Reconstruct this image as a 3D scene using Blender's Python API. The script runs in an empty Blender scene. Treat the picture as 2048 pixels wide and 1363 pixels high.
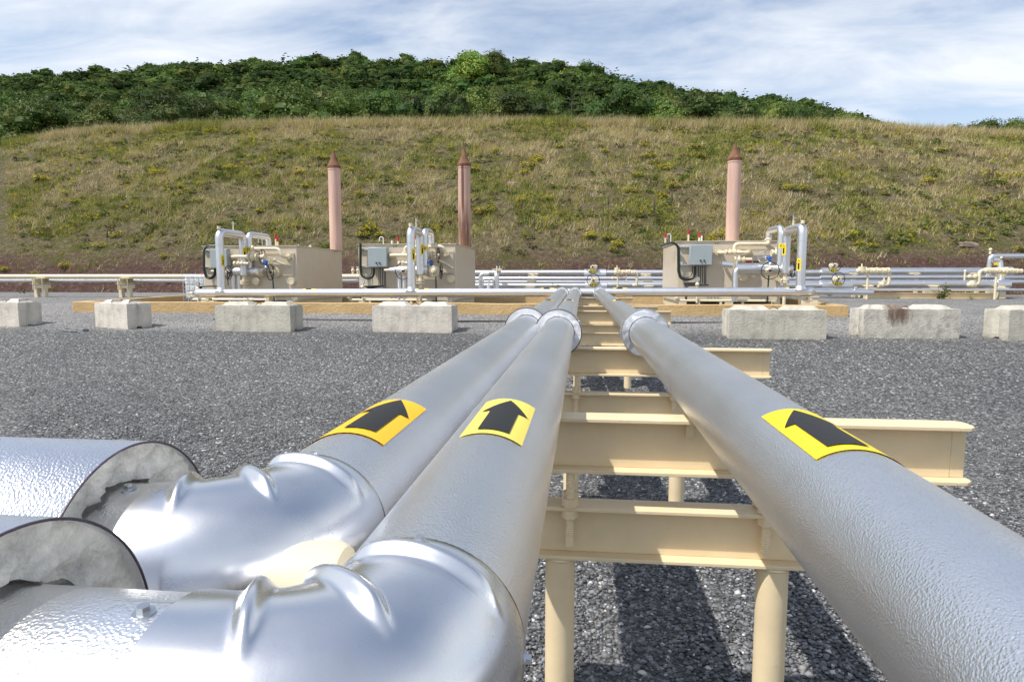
import bpy, math, random
import numpy as np
from mathutils import Vector, Matrix, noise as mnoise
C = bpy.context.scene.collection
R = math.radians
rnd = random.Random(7)

# ------------------------------------------------------------------ camera
CAM_H, FOC, PITCH, YAW = 1.62, 1290.0, R(5.6006), R(6.2519)
FW = Vector((-math.sin(YAW)*math.cos(PITCH), math.cos(YAW)*math.cos(PITCH), -math.sin(PITCH)))
RT = Vector((math.cos(YAW), math.sin(YAW), 0)); UPV = RT.cross(FW)
def ray(x, y): return RT*((x-1024)/FOC) - UPV*((y-681.5)/FOC) + FW
def P(x, y, Y):                       # point of the place seen at photo pixel (x, y), Y metres out
    d = ray(x, y); d = d*(Y/d.y); return Vector((d.x, d.y, d.z+CAM_H))
def col_of(X, Y): return 1166+1290*X/Y
cam = bpy.data.cameras.new('camera'); cam_o = bpy.data.objects.new('camera', cam); C.objects.link(cam_o)
cam.sensor_width = 36; cam.lens = 36*FOC/2048; cam.clip_start = .02; cam.clip_end = 6000
cam_o.location = (0, 0, CAM_H); cam_o.rotation_euler = (R(90)-PITCH, 0, YAW)
bpy.context.scene.camera = cam_o

# ------------------------------------------------------------------ terrain functions
def ground_z(x, y):
    pts = ((-1e9, -.22), (8.6, -.22), (9.8, -.17), (11, -.03), (12.9, .28), (13.6, .37), (14.6, .43), (15.6, .52), (17.0, .66), (31, .80), (1e9, .80))
    for (a, za), (b, zb) in zip(pts, pts[1:]):
        if y <= b: return za+(zb-za)*(y-a)/(b-a)
TOE, CREST = 33.4, 60.0
def interp(x, t): return float(np.interp(x, [a for a, b in t], [b for a, b in t]))
CREST_PX = [(-300, 345), (-120, 318), (0, 293), (120, 270), (200, 262), (400, 252), (600, 247), (1024, 244), (1400, 248), (1700, 251), (1850, 263), (2048, 270), (2300, 275)]
CREST_TAB = [(P(px, py, CREST).x, P(px, py, CREST).z) for px, py in CREST_PX]
def crest_z(x): return interp(x, CREST_TAB)
def hill_z(x, y):
    if y <= TOE: return .80
    s = (y-TOE)/(CREST-TOE); zc = crest_z(x)
    if s < 1:
        f = s+.05*math.sin(math.pi*s)
        k = min(1, s*4)*min(1, (1-s)*5+.2)
        b = mnoise.noise(Vector((x*.16, y*.2, 3)))*.45+mnoise.noise(Vector((x*.5, y*.6, 8)))*.16
        return .80+(zc-.80)*f+b*k
    return zc-(y-CREST)*.03
SKY_PX = [(-300, 160), (0, 150), (200, 140), (320, 128), (560, 119), (700, 113), (850, 122), (930, 116), (1010, 112), (1080, 122), (1170, 132), (1270, 162), (1330, 172), (1500, 196), (1600, 214), (1680, 240), (1740, 262), (1860, 285), (1900, 266), (2048, 255), (2300, 250)]
def ridge_z(x, y):
    c = col_of(x, y); y0 = CREST+6; y1 = 330.
    zt = P(c, interp(c, SKY_PX), y1).z-9.0
    z0 = crest_z(x*CREST/y)-1.0
    s = max(0, (y-y0)/(y1-y0))
    if s <= 1: return z0+(zt-z0)*s**1.4
    return zt-(y-y1)*.25

# ------------------------------------------------------------------ objects
OFF = {}
def tag(o, label=None, cat=None, group=None, kind=None):
    if label: o['label'] = label
    if cat: o['category'] = cat
    if group: o['group'] = group
    if kind: o['kind'] = kind
    return o
def thing(name, loc, label, cat, group=None):
    o = bpy.data.objects.new(name, None); C.objects.link(o); o.empty_display_size = .2
    o.location = loc; OFF[o] = Vector(loc); return tag(o, label, cat, group)
def ortho(ax):
    ax = ax.normalized(); u = Vector((0, 0, 1)) if abs(ax.z) < .9 else Vector((1, 0, 0))
    u = (u-ax*u.dot(ax)).normalized(); return ax, u, ax.cross(u)
class MB:
    def __init__(s): s.v = []; s.f = []; s.m = []; s.mi = 0
    def mat(s, i): s.mi = i; return s
    def add(s, vs, fs):
        b = len(s.v); s.v += [tuple(v) for v in vs]; s.f += [tuple(b+i for i in f) for f in fs]; s.m += [s.mi]*len(fs); return s
    def box(s, x0, x1, y0, y1, z0, z1):
        return s.add([(x, y, z) for x in (x0, x1) for y in (y0, y1) for z in (z0, z1)],
                     [(0, 1, 3, 2), (4, 6, 7, 5), (0, 4, 5, 1), (2, 3, 7, 6), (0, 2, 6, 4), (1, 5, 7, 3)])
    def bar(s, p0, p1, w, h):                         # box along p0-p1, w sideways, h along up
        p0, p1 = Vector(p0), Vector(p1); a, u, t = ortho(p1-p0); vs = []
        for p in (p0, p1):
            for i, j in ((-1, -1), (1, -1), (1, 1), (-1, 1)): vs.append(p+t*(i*w/2)+u*(j*h/2))
        return s.add(vs, [(0, 1, 2, 3), (7, 6, 5, 4), (0, 4, 5, 1), (1, 5, 6, 2), (2, 6, 7, 3), (3, 7, 4, 0)])
    def lathe(s, prof, o, ax, n=24, close=False):     # prof [(r, t)] along ax
        o = Vector(o); a, u, w = ortho(Vector(ax)); vs = []; fs = []; m = len(prof)
        for r, t in prof:
            for k in range(n):
                q = 2*math.pi*k/n; vs.append(o+a*t+(u*math.cos(q)+w*math.sin(q))*r)
        for i in range(m-1):
            for k in range(n):
                k2 = (k+1) % n; fs.append((i*n+k, i*n+k2, (i+1)*n+k2, (i+1)*n+k))
        return s.add(vs, fs)
    def cyl(s, p0, p1, r0, r1=None, n=20, cap=True):
        p0, p1 = Vector(p0), Vector(p1); r1 = r0 if r1 is None else r1; L = (p1-p0).length
        pr = [(r0, 0), (r1, L)]
        if cap: pr = [(1e-4, 0)]+pr+[(1e-4, L)]
        return s.lathe(pr, p0, p1-p0, n)
    def ball(s, c, r, n=12, sq=1):
        return s.lathe([(max(1e-4, r*math.sin(math.pi*i/8)), -r*sq*math.cos(math.pi*i/8)) for i in range(9)], c, (0, 0, 1), n)
    def tube(s, pts, r, n=14, bend=None, cap=True):
        pts = [Vector(p) for p in pts]
        if bend: pts = arc_path(pts, bend)
        fr = []; prev = None
        for i, p in enumerate(pts):
            d = (pts[min(i+1, len(pts)-1)]-pts[max(i-1, 0)]).normalized()
            if prev is None: a, u, w = ortho(d)
            else: u = (prev-d*prev.dot(d)).normalized(); w = d.cross(u)
            prev = u; fr.append((p, u, w))
        rr = r if isinstance(r, (list, tuple)) else [r]*len(pts)
        vs = []; fs = []
        for (p, u, w), q in zip(fr, rr):
            for k in range(n):
                t = 2*math.pi*k/n; vs.append(p+(u*math.cos(t)+w*math.sin(t))*q)
        for i in range(len(pts)-1):
            for k in range(n):
                k2 = (k+1) % n; fs.append((i*n+k, i*n+k2, (i+1)*n+k2, (i+1)*n+k))
        if cap: fs += [tuple(range(n))[::-1], tuple((len(pts)-1)*n+k for k in range(n))]
        return s.add(vs, fs)
    def torus(s, c, ax, Rr, r, n=28, m=8):
        a, u, w = ortho(Vector(ax)); c = Vector(c)
        pts = [c+(u*math.cos(2*math.pi*k/n)+w*math.sin(2*math.pi*k/n))*Rr for k in range(n)]
        vs = []; fs = []
        for p in pts:
            d = (p-c).normalized()
            for j in range(m):
                t = 2*math.pi*j/m; vs.append(p+d*(r*math.cos(t))+a*(r*math.sin(t)))
        for i in range(n):
            for j in range(m):
                i2, j2 = (i+1) % n, (j+1) % m; fs.append((i*m+j, i2*m+j, i2*m+j2, i*m+j2))
        return s.add(vs, fs)
    def flange(s, c, ax, r, th, bolts=8, br=.018):    # disc with bolt heads
        c = Vector(c); a, u, w = ortho(Vector(ax)); s.cyl(c-a*th/2, c+a*th/2, r, n=24)
        for k in range(bolts):
            t = 2*math.pi*(k+.5)/bolts; p = c+(u*math.cos(t)+w*math.sin(t))*r*.78
            s.cyl(p-a*(th/2+br*1.3), p+a*(th/2+br*1.3), br, n=6)
        return s
    def prism(s, poly, z0, z1, f=lambda x, y, z: (x, y, z)):
        n = len(poly); vs = [f(x, y, z0) for x, y in poly]+[f(x, y, z1) for x, y in poly]
        return s.add(vs, [tuple(range(n))[::-1], tuple(range(n, 2*n))]+[(i, (i+1) % n, n+(i+1) % n, n+i) for i in range(n)])
    def ibeam(s, p0, p1, d, w, tf=.014, tw=.01, top=None):
        p0, p1 = Vector(p0), Vector(p1); z = Vector((0, 0, 1))       # p at centre of beam
        s.bar(p0+z*(d-tf)/2, p1+z*(d-tf)/2, w, tf); s.bar(p0-z*(d-tf)/2, p1-z*(d-tf)/2, w, tf)
        return s.bar(p0, p1, tw, d-2*tf)
    def xf(s, M):
        s.v = [tuple(M @ Vector(v)) for v in s.v]; return s
    def build(s, name, mats, parent=None, ang=35, loc=None, bevel=0, flat=False):
        off = OFF.get(parent, Vector((0, 0, 0))) if loc is None else Vector(loc)
        me = bpy.data.meshes.new(name); me.from_pydata([(x-off.x, y-off.y, z-off.z) for x, y, z in s.v], [], s.f)
        for m in (mats if isinstance(mats, (list, tuple)) else [mats]): me.materials.append(m)
        if any(s.m): me.polygons.foreach_set('material_index', s.m)
        if not flat:
            me.polygons.foreach_set('use_smooth', [True]*len(me.polygons)); me.set_sharp_from_angle(angle=R(ang))
        me.update(); o = bpy.data.objects.new(name, me); C.objects.link(o)
        if parent: o.parent = parent; OFF[o] = off
        else: o.location = off; OFF[o] = off
        if bevel:
            b = o.modifiers.new('bevel', 'BEVEL'); b.width = bevel; b.segments = 2; b.limit_method = 'ANGLE'
        return o
def arc_path(pts, bend, seg=7):
    out = [pts[0]]
    for i in range(1, len(pts)-1):
        a, b, c = pts[i-1], pts[i], pts[i+1]; d0 = (a-b); d1 = (c-b)
        ang = d0.angle(d1)
        if ang > 3.1: out.append(b); continue
        t = min(bend/math.tan(ang/2), d0.length*.48, d1.length*.48); d0.normalize(); d1.normalize()
        r = t*math.tan(ang/2); bis = (d0+d1).normalized(); cen = b+bis*(r/math.sin(ang/2))
        v0 = b+d0*t-cen; v1 = b+d1*t-cen; tot = v0.angle(v1)
        for k in range(seg+1):
            f = k/seg; out.append(cen+(v0*math.sin((1-f)*tot)+v1*math.sin(f*tot))/math.sin(tot))
    out.append(pts[-1]); return out
def np_mesh(name, v, tri, mats, cols=None, mi=None, nper=3, smooth=False):
    me = bpy.data.meshes.new(name); v = np.asarray(v, np.float32); tri = np.asarray(tri, np.int32)
    me.vertices.add(len(v)); me.vertices.foreach_set('co', v.ravel())
    me.loops.add(tri.size); me.loops.foreach_set('vertex_index', tri.ravel())
    me.polygons.add(len(tri)); me.polygons.foreach_set('loop_start', np.arange(0, tri.size, nper, dtype=np.int32))
    for m in (mats if isinstance(mats, (list, tuple)) else [mats]): me.materials.append(m)
    if mi is not None: me.polygons.foreach_set('material_index', np.asarray(mi, np.int32))
    if cols is not None:
        a = me.color_attributes.new('Col', 'FLOAT_COLOR', 'POINT'); c = np.ones((len(v), 4), np.float32); c[:, :3] = cols
        a.data.foreach_set('color', c.ravel())
    if smooth: me.polygons.foreach_set('use_smooth', np.ones(len(tri), bool))
    me.update(calc_edges=True); me.validate(); return me
def put(name, me, parent=None, loc=(0, 0, 0)):
    o = bpy.data.objects.new(name, me); C.objects.link(o); o.location = loc
    if parent: o.parent = parent
    return o

# ------------------------------------------------------------------ materials
def newmat(name):
    m = bpy.data.materials.new(name); m.use_nodes = True; nt = m.node_tree
    return m, nt, nt.nodes['Principled BSDF']
def nd(nt, t, **k):
    n = nt.nodes.new(t)
    for a, b in k.items():
        if a in n.inputs: n.inputs[a].default_value = b
        else: setattr(n, a, b)
    return n
def ramp(nt, fac, stops):
    r = nt.nodes.new('ShaderNodeValToRGB'); e = r.color_ramp.elements
    while len(e) < len(stops): e.new(.5)
    for q, (p, c) in zip(e, stops): q.position = p; q.color = (*c, 1) if len(c) == 3 else c
    nt.links.new(fac, r.inputs['Fac']); return r.outputs['Color']
def coords(nt, scale=(1, 1, 1), kind='Object'):
    t = nt.nodes.new('ShaderNodeTexCoord'); m = nt.nodes.new('ShaderNodeMapping'); m.inputs['Scale'].default_value = scale
    nt.links.new(t.outputs[kind], m.inputs['Vector']); return m.outputs['Vector']
def noise_n(nt, vec, scale, detail=4, rough=.55, dist=0):
    n = nd(nt, 'ShaderNodeTexNoise'); n.inputs['Scale'].default_value = scale; n.inputs['Detail'].default_value = detail
    n.inputs['Roughness'].default_value = rough; n.inputs['Distortion'].default_value = dist
    nt.links.new(vec, n.inputs['Vector']); return n.outputs['Fac']
def bump(nt, bs, h, strength, dist, prev=None):
    b = nt.nodes.new('ShaderNodeBump'); b.inputs['Strength'].default_value = strength; b.inputs['Distance'].default_value = dist
    nt.links.new(h, b.inputs['Height'])
    if prev: nt.links.new(prev, b.inputs['Normal'])
    nt.links.new(b.outputs['Normal'], bs.inputs['Normal']); return b.outputs['Normal']
def mixc(nt, fac, a, b, mode='MIX'):
    m = nt.nodes.new('ShaderNodeMix'); m.data_type = 'RGBA'; m.blend_type = mode
    for s, v in ((0, fac), (6, a), (7, b)):
        if hasattr(v, 'is_linked'): nt.links.new(v, m.inputs[s])
        else: m.inputs[s].default_value = v if s == 0 else (*v, 1)
    return m.outputs[2]
def mth(nt, op, a, b=None, clamp=False):
    m = nt.nodes.new('ShaderNodeMath'); m.operation = op; m.use_clamp = clamp
    for i, v in enumerate((a, b)):
        if v is None: continue
        if hasattr(v, 'is_linked'): nt.links.new(v, m.inputs[i])
        else: m.inputs[i].default_value = v
    return m.outputs[0]

def mk_alu(name, stucco, rough, base=.80, dirt=.25):
    m, nt, b = newmat(name); v = coords(nt); b.inputs['Metallic'].default_value = 1
    n1 = noise_n(nt, v, 2.3, 5, .6); n2 = noise_n(nt, v, 14, 4, .65)
    c = ramp(nt, n1, [(.3, (base*.94, base*.945, base*.955)), (.65, (base, base*1.0, base*1.01))])
    c = mixc(nt, mth(nt, 'MULTIPLY', ramp(nt, n2, [(.56, (0, 0, 0)), (.75, (1, 1, 1))]), dirt), c, (.50, .47, .42))
    nt.links.new(c, b.inputs['Base Color'])
    r = mth(nt, 'ADD', mth(nt, 'MULTIPLY', n1, .07), rough-.04)
    r = mth(nt, 'ADD', r, mth(nt, 'MULTIPLY', n2, .10)); nt.links.new(r, b.inputs['Roughness'])
    if stucco:
        vo = nd(nt, 'ShaderNodeTexVoronoi', feature='SMOOTH_F1'); vo.inputs['Scale'].default_value = 300; vo.inputs['Smoothness'].default_value = .5
        nt.links.new(v, vo.inputs['Vector'])
        h = mth(nt, 'ADD', vo.outputs['Distance'], mth(nt, 'MULTIPLY', noise_n(nt, v, 420, 2, .6), .8))
        bump(nt, b, h, stucco, .0016)
    else:
        p = bump(nt, b, noise_n(nt, v, 7, 2), .25, .012); bump(nt, b, noise_n(nt, v, 60, 4, .7), .05, .002, p)
    return m
def mk_paint(name, col, rough=.42, var=.10, bumps=.06, rust=0, metallic=0, scale=3.):
    m, nt, b = newmat(name); v = coords(nt); n = noise_n(nt, v, scale, 6, .6)
    d = tuple(x*(1-var*1.3) for x in col); l = tuple(min(1, x*(1+var*.6)) for x in col)
    c = ramp(nt, n, [(.3, d), (.7, l)])
    if rust:
        n3 = noise_n(nt, v, 9, 8, .72)
        c = mixc(nt, ramp(nt, n3, [(.66-.1*rust, (0, 0, 0)), (.78, (rust, rust, rust))]), c, (.20, .10, .045))
    nt.links.new(c, b.inputs['Base Color']); b.inputs['Metallic'].default_value = metallic
    nt.links.new(mth(nt, 'ADD', mth(nt, 'MULTIPLY', n, .2), rough-.1), b.inputs['Roughness'])
    if bumps: bump(nt, b, noise_n(nt, v, 40, 5, .65), bumps, .01)
    return m
def mk_plain(name, col, rough=.5, metallic=0):
    m, nt, b = newmat(name); v = coords(nt); n = noise_n(nt, v, 18, 4)
    nt.links.new(ramp(nt, n, [(.25, tuple(x*.85 for x in col)), (.75, tuple(min(1, x*1.1) for x in col))]), b.inputs['Base Color'])
    b.inputs['Roughness'].default_value = rough; b.inputs['Metallic'].default_value = metallic; return m

M = {}
M['stucco'] = mk_alu('stucco_aluminium', .46, .27, .90, .06)
M['smooth'] = mk_alu('smooth_aluminium', 0, .225, .80, .22)
M['jacket'] = mk_alu('plant_aluminium', 0, .36, .74, .15)
M['beam'] = mk_paint('cream_beam_paint', (.74, .60, .38), .45, .10, .10, .4)
M['cream'] = mk_paint('cream_pipe_paint', (.74, .65, .46), .4, .08, .05)
M['casing'] = mk_paint('beige_casing_paint', (.60, .52, .40), .38, .06, .03)
M['panel'] = mk_paint('grey_panel_paint', (.33, .38, .39), .4, .04, .02)
M['black'] = mk_plain('black_rubber', (.018, .019, .02), .45)
M['green'] = mk_plain('dark_green_conduit', (.015, .06, .04), .4)
M['red'] = mk_plain('red_cap', (.42, .02, .03), .5)
M['blue'] = mk_plain('blue_enamel', (.03, .12, .42), .35)
M['white'] = mk_plain('white_plastic', (.72, .74, .74), .45)
M['steel'] = mk_plain('zinc_steel', (.62, .64, .66), .32, 1)
M['rusty'] = mk_paint('rusty_cone', (.19, .085, .040), .8, .45, .2, 0, 0, 6)
M['yellow_l'] = mk_paint('orange_yellow_vinyl', (.86, .50, .012), .38, .05, .10)
M['yellow_m'] = mk_paint('pale_yellow_vinyl', (.82, .68, .12), .42, .05, .10)
M['yellow_r'] = mk_paint('bright_yellow_vinyl', (.88, .66, .012), .38, .05, .10)
M['ink'] = mk_paint('black_vinyl', (.014, .014, .013), .5, .2, .25, 0, 0, 30)
M['purple'] = mk_paint('purple_rim', (.055, .038, .06), .45, .5, .1, 0, 0, 25)
M['mastic'] = mk_paint('white_mastic', (.80, .81, .83), .45, .08, .6, 0, .25, 20)
M['sealant'] = mk_paint('grey_sealant', (.74, .71, .64), .75, .45, 1.0, 0, 0, 22)
M['bark'] = mk_paint('bark', (.10, .075, .055), .9, .3, .4)
M['slate'] = mk_paint('slate_rock', (.20, .205, .215), .75, .3, .5, 0, 0, 9)
M['redrock'] = mk_paint('brown_rock', (.24, .18, .145), .85, .3, .5, 0, 0, 5)
M['dark'] = mk_plain('dark_gap', (.02, .018, .016), .9)

def mk_stack(streak):
    m, nt, b = newmat('pink_primer_stack'); v = coords(nt, (7, 7, .55)); n = noise_n(nt, v, 1, 5, .6); v2 = coords(nt)
    c = ramp(nt, n, [(.35, (.48, .31, .245)), (.6, (.61, .405, .325))])
    g = noise_n(nt, coords(nt, (5, 5, .5)), 1.3, 4, .6)
    c = mixc(nt, ramp(nt, g, [(.55, (0, 0, 0)), (.72, (.55, .55, .55))]), c, (.30, .26, .25))
    if streak:
        t = nt.nodes.new('ShaderNodeTexCoord'); sp = nt.nodes.new('ShaderNodeSeparateXYZ'); nt.links.new(t.outputs['Generated'], sp.inputs[0])
        s = noise_n(nt, coords(nt, (5, 5, .5)), 1, 5, .6, .4); s2 = noise_n(nt, coords(nt, (14, 14, .4)), 1, 5, .6, .4)
        off = mth(nt, 'ABSOLUTE', mth(nt, 'ADD', mth(nt, 'SUBTRACT', sp.outputs['X'], .45), mth(nt, 'MULTIPLY', mth(nt, 'SUBTRACT', s, .5), .14)))
        run = ramp(nt, off, [(.07, (.97, .97, .97)), (.12, (0, 0, 0))])
        run = mth(nt, 'MULTIPLY', run, ramp(nt, sp.outputs['Z'], [(.25, (.4, .4, .4)), (.5, (1, 1, 1))]))
        low = mth(nt, 'MULTIPLY', ramp(nt, s2, [(.36, (0, 0, 0)), (.5, (1, 1, 1))]), ramp(nt, sp.outputs['Z'], [(.30, (.95, .95, .95)), (.62, (.15, .15, .15))]))
        c = mixc(nt, mth(nt, 'MAXIMUM', run, low), c, (.12, .05, .026))
    nt.links.new(c, b.inputs['Base Color']); b.inputs['Roughness'].default_value = .55; return m
M['stack'] = mk_stack(False); M['stack_rust'] = mk_stack(True)

def mk_concrete(name, base, stain=None):
    m, nt, b = newmat(name); v = coords(nt); n = noise_n(nt, v, 3, 8, .62); n2 = noise_n(nt, v, 22, 6, .7)
    c = ramp(nt, n, [(.28, tuple(x*.66 for x in base)), (.5, base), (.75, tuple(min(1, x*1.16) for x in base))])
    c = mixc(nt, ramp(nt, n2, [(.60, (0, 0, 0)), (.74, (.5, .5, .5))]), c, tuple(x*.55 for x in base))
    s = noise_n(nt, coords(nt, (9, 9, .8)), 1, 5, .6)
    c = mixc(nt, ramp(nt, s, [(.52, (0, 0, 0)), (.7, (.35, .35, .35))]), c, tuple(x*.62 for x in base))
    vo = nd(nt, 'ShaderNodeTexVoronoi'); vo.inputs['Scale'].default_value = 38; nt.links.new(v, vo.inputs['Vector'])
    pits = ramp(nt, vo.outputs['Distance'], [(.06, (1, 1, 1)), (.13, (0, 0, 0))])
    pits = mth(nt, 'MULTIPLY', pits, ramp(nt, noise_n(nt, v, 5, 2), [(.5, (0, 0, 0)), (.6, (1, 1, 1))]))
    c = mixc(nt, mth(nt, 'MULTIPLY', pits, .6), c, tuple(x*.3 for x in base))
    if stain:
        (sx, sz, rx, rz) = stain
        t = nt.nodes.new('ShaderNodeTexCoord'); sp = nt.nodes.new('ShaderNodeSeparateXYZ'); nt.links.new(t.outputs['Object'], sp.inputs[0])
        dx = mth(nt, 'DIVIDE', mth(nt, 'SUBTRACT', sp.outputs['X'], sx), rx); dz = mth(nt, 'DIVIDE', mth(nt, 'SUBTRACT', sp.outputs['Z'], sz), rz)
        d = mth(nt, 'ADD', mth(nt, 'MULTIPLY', dx, dx), mth(nt, 'MULTIPLY', dz, dz))
        d = mth(nt, 'ADD', d, mth(nt, 'MULTIPLY', mth(nt, 'SUBTRACT', noise_n(nt, coords(nt, (14, 14, 3)), 1, 6, .7), .5), 2.2))
        c = mixc(nt, ramp(nt, d, [(.10, (.92, .92, .92)), (.55, (.5, .5, .5)), (1.15, (0, 0, 0))]), c, (.13, .07, .04))
        g = noise_n(nt, v, 2.6, 8, .75)
        c = mixc(nt, ramp(nt, g, [(.50, (0, 0, 0)), (.64, (.62, .62, .62))]), c, (.20, .19, .165))
    nt.links.new(c, b.inputs['Base Color']); b.inputs['Roughness'].default_value = .88
    h = mth(nt, 'ADD', mth(nt, 'MULTIPLY', n2, 1), mth(nt, 'MULTIPLY', pits, -.8)); bump(nt, b, h, .55, .03); return m
M['conc_grey'] = mk_concrete('grey_concrete', (.52, .49, .41)); M['conc_warm'] = mk_concrete('warm_concrete', (.63, .58, .50))
M['conc_stain'] = mk_concrete('stained_concrete', (.57, .535, .46), (-.27, .56, .30, .34))

def mk_berm():
    m, nt, b = newmat('tan_foam_coating'); v = coords(nt); n = noise_n(nt, v, 1.6, 6, .6); n2 = noise_n(nt, v, 14, 5, .65)
    c = ramp(nt, n, [(.3, (.48, .325, .145)), (.65, (.60, .425, .205))]); c = mixc(nt, mth(nt, 'MULTIPLY', n2, .35), c, (.40, .25, .10))
    nt.links.new(c, b.inputs['Base Color']); b.inputs['Roughness'].default_value = .7; bump(nt, b, mth(nt, 'ADD', n, n2), .6, .04); return m
M['berm'] = mk_berm()

def attr_mat(name, rough=.8, trans=.3, jitter=.35, rand=True):
    m, nt, b = newmat(name); a = nt.nodes.new('ShaderNodeVertexColor'); a.layer_name = 'Col'; c = a.outputs['Color']
    if rand:
        oi = nt.nodes.new('ShaderNodeObjectInfo'); hs = nt.nodes.new('ShaderNodeHueSaturation')
        nt.links.new(c, hs.inputs['Color']); nt.links.new(mth(nt, 'ADD', mth(nt, 'MULTIPLY', oi.outputs['Random'], jitter*2), 1-jitter), hs.inputs['Value'])
        r2 = mth(nt, 'FRACT', mth(nt, 'MULTIPLY', oi.outputs['Random'], 7.31)); nt.links.new(mth(nt, 'ADD', mth(nt, 'MULTIPLY', r2, .035), .47), hs.inputs['Hue']); c = hs.outputs['Color']
    nt.links.new(c, b.inputs['Base Color']); b.inputs['Roughness'].default_value = rough; b.inputs['Specular IOR Level'].default_value = .2
    if trans:
        t = nt.nodes.new('ShaderNodeBsdfTranslucent'); nt.links.new(c, t.inputs['Color']); mx = nt.nodes.new('ShaderNodeMixShader'); mx.inputs[0].default_value = trans
        nt.links.new(b.outputs[0], mx.inputs[1]); nt.links.new(t.outputs[0], mx.inputs[2]); nt.links.new(mx.outputs[0], nt.nodes['Material Output'].inputs['Surface'])
    return m
M['leaf'] = attr_mat('leaves', .6, .25, .5); M['grass'] = attr_mat('grass_blades', .85, .3, 0, False); M['stone'] = attr_mat('gravel_stone', .62, 0, 0, False)

def mk_gravel():
    m, nt, b = newmat('gravel'); t = nt.nodes.new('ShaderNodeTexCoord'); v = t.outputs['Object']
    sp = nt.nodes.new('ShaderNodeSeparateXYZ'); nt.links.new(v, sp.inputs[0])
    big = noise_n(nt, v, .35, 5, .6)
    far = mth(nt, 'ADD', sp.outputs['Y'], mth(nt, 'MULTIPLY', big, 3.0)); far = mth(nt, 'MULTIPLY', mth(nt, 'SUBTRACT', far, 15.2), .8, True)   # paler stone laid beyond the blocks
    vo = nd(nt, 'ShaderNodeTexVoronoi'); vo.inputs['Scale'].default_value = 31; nt.links.new(v, vo.inputs['Vector'])
    sc = nt.nodes.new('ShaderNodeSeparateColor'); nt.links.new(vo.outputs['Color'], sc.inputs[0])
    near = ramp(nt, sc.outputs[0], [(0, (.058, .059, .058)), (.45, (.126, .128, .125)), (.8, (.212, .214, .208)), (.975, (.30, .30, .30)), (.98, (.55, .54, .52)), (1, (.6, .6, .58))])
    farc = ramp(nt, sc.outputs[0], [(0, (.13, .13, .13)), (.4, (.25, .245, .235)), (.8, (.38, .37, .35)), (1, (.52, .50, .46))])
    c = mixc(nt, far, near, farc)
    c = mixc(nt, .8, c, ramp(nt, big, [(.3, (.74, .74, .76)), (.7, (1.2, 1.19, 1.16))]), 'MULTIPLY')
    e = ramp(nt, vo.outputs['Distance'], [(.35, (1, 1, 1)), (.75, (.28, .28, .30))]); c = mixc(nt, .75, c, e, 'MULTIPLY')
    nt.links.new(c, b.inputs['Base Color']); b.inputs['Roughness'].default_value = .7; b.inputs['Specular IOR Level'].default_value = .35
    h = mth(nt, 'ADD', mth(nt, 'MULTIPLY', vo.outputs['Distance'], -1), sc.outputs[1]); bump(nt, b, h, 1, .02); return m
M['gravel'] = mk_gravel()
def mk_hill():
    m, nt, b = newmat('hill_soil'); t = nt.nodes.new('ShaderNodeTexCoord'); v = t.outputs['Object']
    sp = nt.nodes.new('ShaderNodeSeparateXYZ'); nt.links.new(v, sp.inputs[0])
    n = noise_n(nt, v, .35, 6, .65); n2 = noise_n(nt, v, 3.5, 6, .7); n3 = noise_n(nt, v, 14, 3, .6)
    red = ramp(nt, n2, [(.3, (.085, .048, .04)), (.55, (.15, .09, .072)), (.75, (.26, .185, .155))])
    veg = ramp(nt, n2, [(.28, (.085, .075, .035)), (.5, (.19, .16, .085)), (.7, (.31, .26, .17))])
    veg = mixc(nt, ramp(nt, n, [(.5, (0, 0, 0)), (.62, (.8, .8, .8))]), veg, (.115, .125, .035))
    k = mth(nt, 'MULTIPLY', mth(nt, 'SUBTRACT', mth(nt, 'ADD', sp.outputs['Z'], mth(nt, 'MULTIPLY', n, 3)), 3.6), .8, True)
    c = mixc(nt, k, red, veg); c = mixc(nt, .5, c, ramp(nt, n3, [(.3, (.6, .6, .6)), (.7, (1.3, 1.3, 1.3))]), 'MULTIPLY')
    vo = nd(nt, 'ShaderNodeTexVoronoi'); vo.inputs['Scale'].default_value = 5; nt.links.new(v, vo.inputs['Vector']); sc = nt.nodes.new('ShaderNodeSeparateColor'); nt.links.new(vo.outputs['Color'], sc.inputs[0])
    w = mth(nt, 'MULTIPLY', ramp(nt, vo.outputs['Distance'], [(.18, (1, 1, 1)), (.26, (0, 0, 0))]), ramp(nt, sc.outputs[0], [(.80, (0, 0, 0)), (.82, (1, 1, 1))]))
    c = mixc(nt, mth(nt, 'MULTIPLY', w, .7), c, (.40, .33, .28))
    nt.links.new(c, b.inputs['Base Color']); b.inputs['Roughness'].default_value = .95; b.inputs['Specular IOR Level'].default_value = .1
    bump(nt, b, mth(nt, 'ADD', n2, mth(nt, 'MULTIPLY', n3, .4)), 1, .35); return m
M['hill'] = mk_hill(); M['forest_floor'] = mk_paint('forest_floor', (.022, .04, .012), .95, .4, .5, 0, 0, .2)

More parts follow.
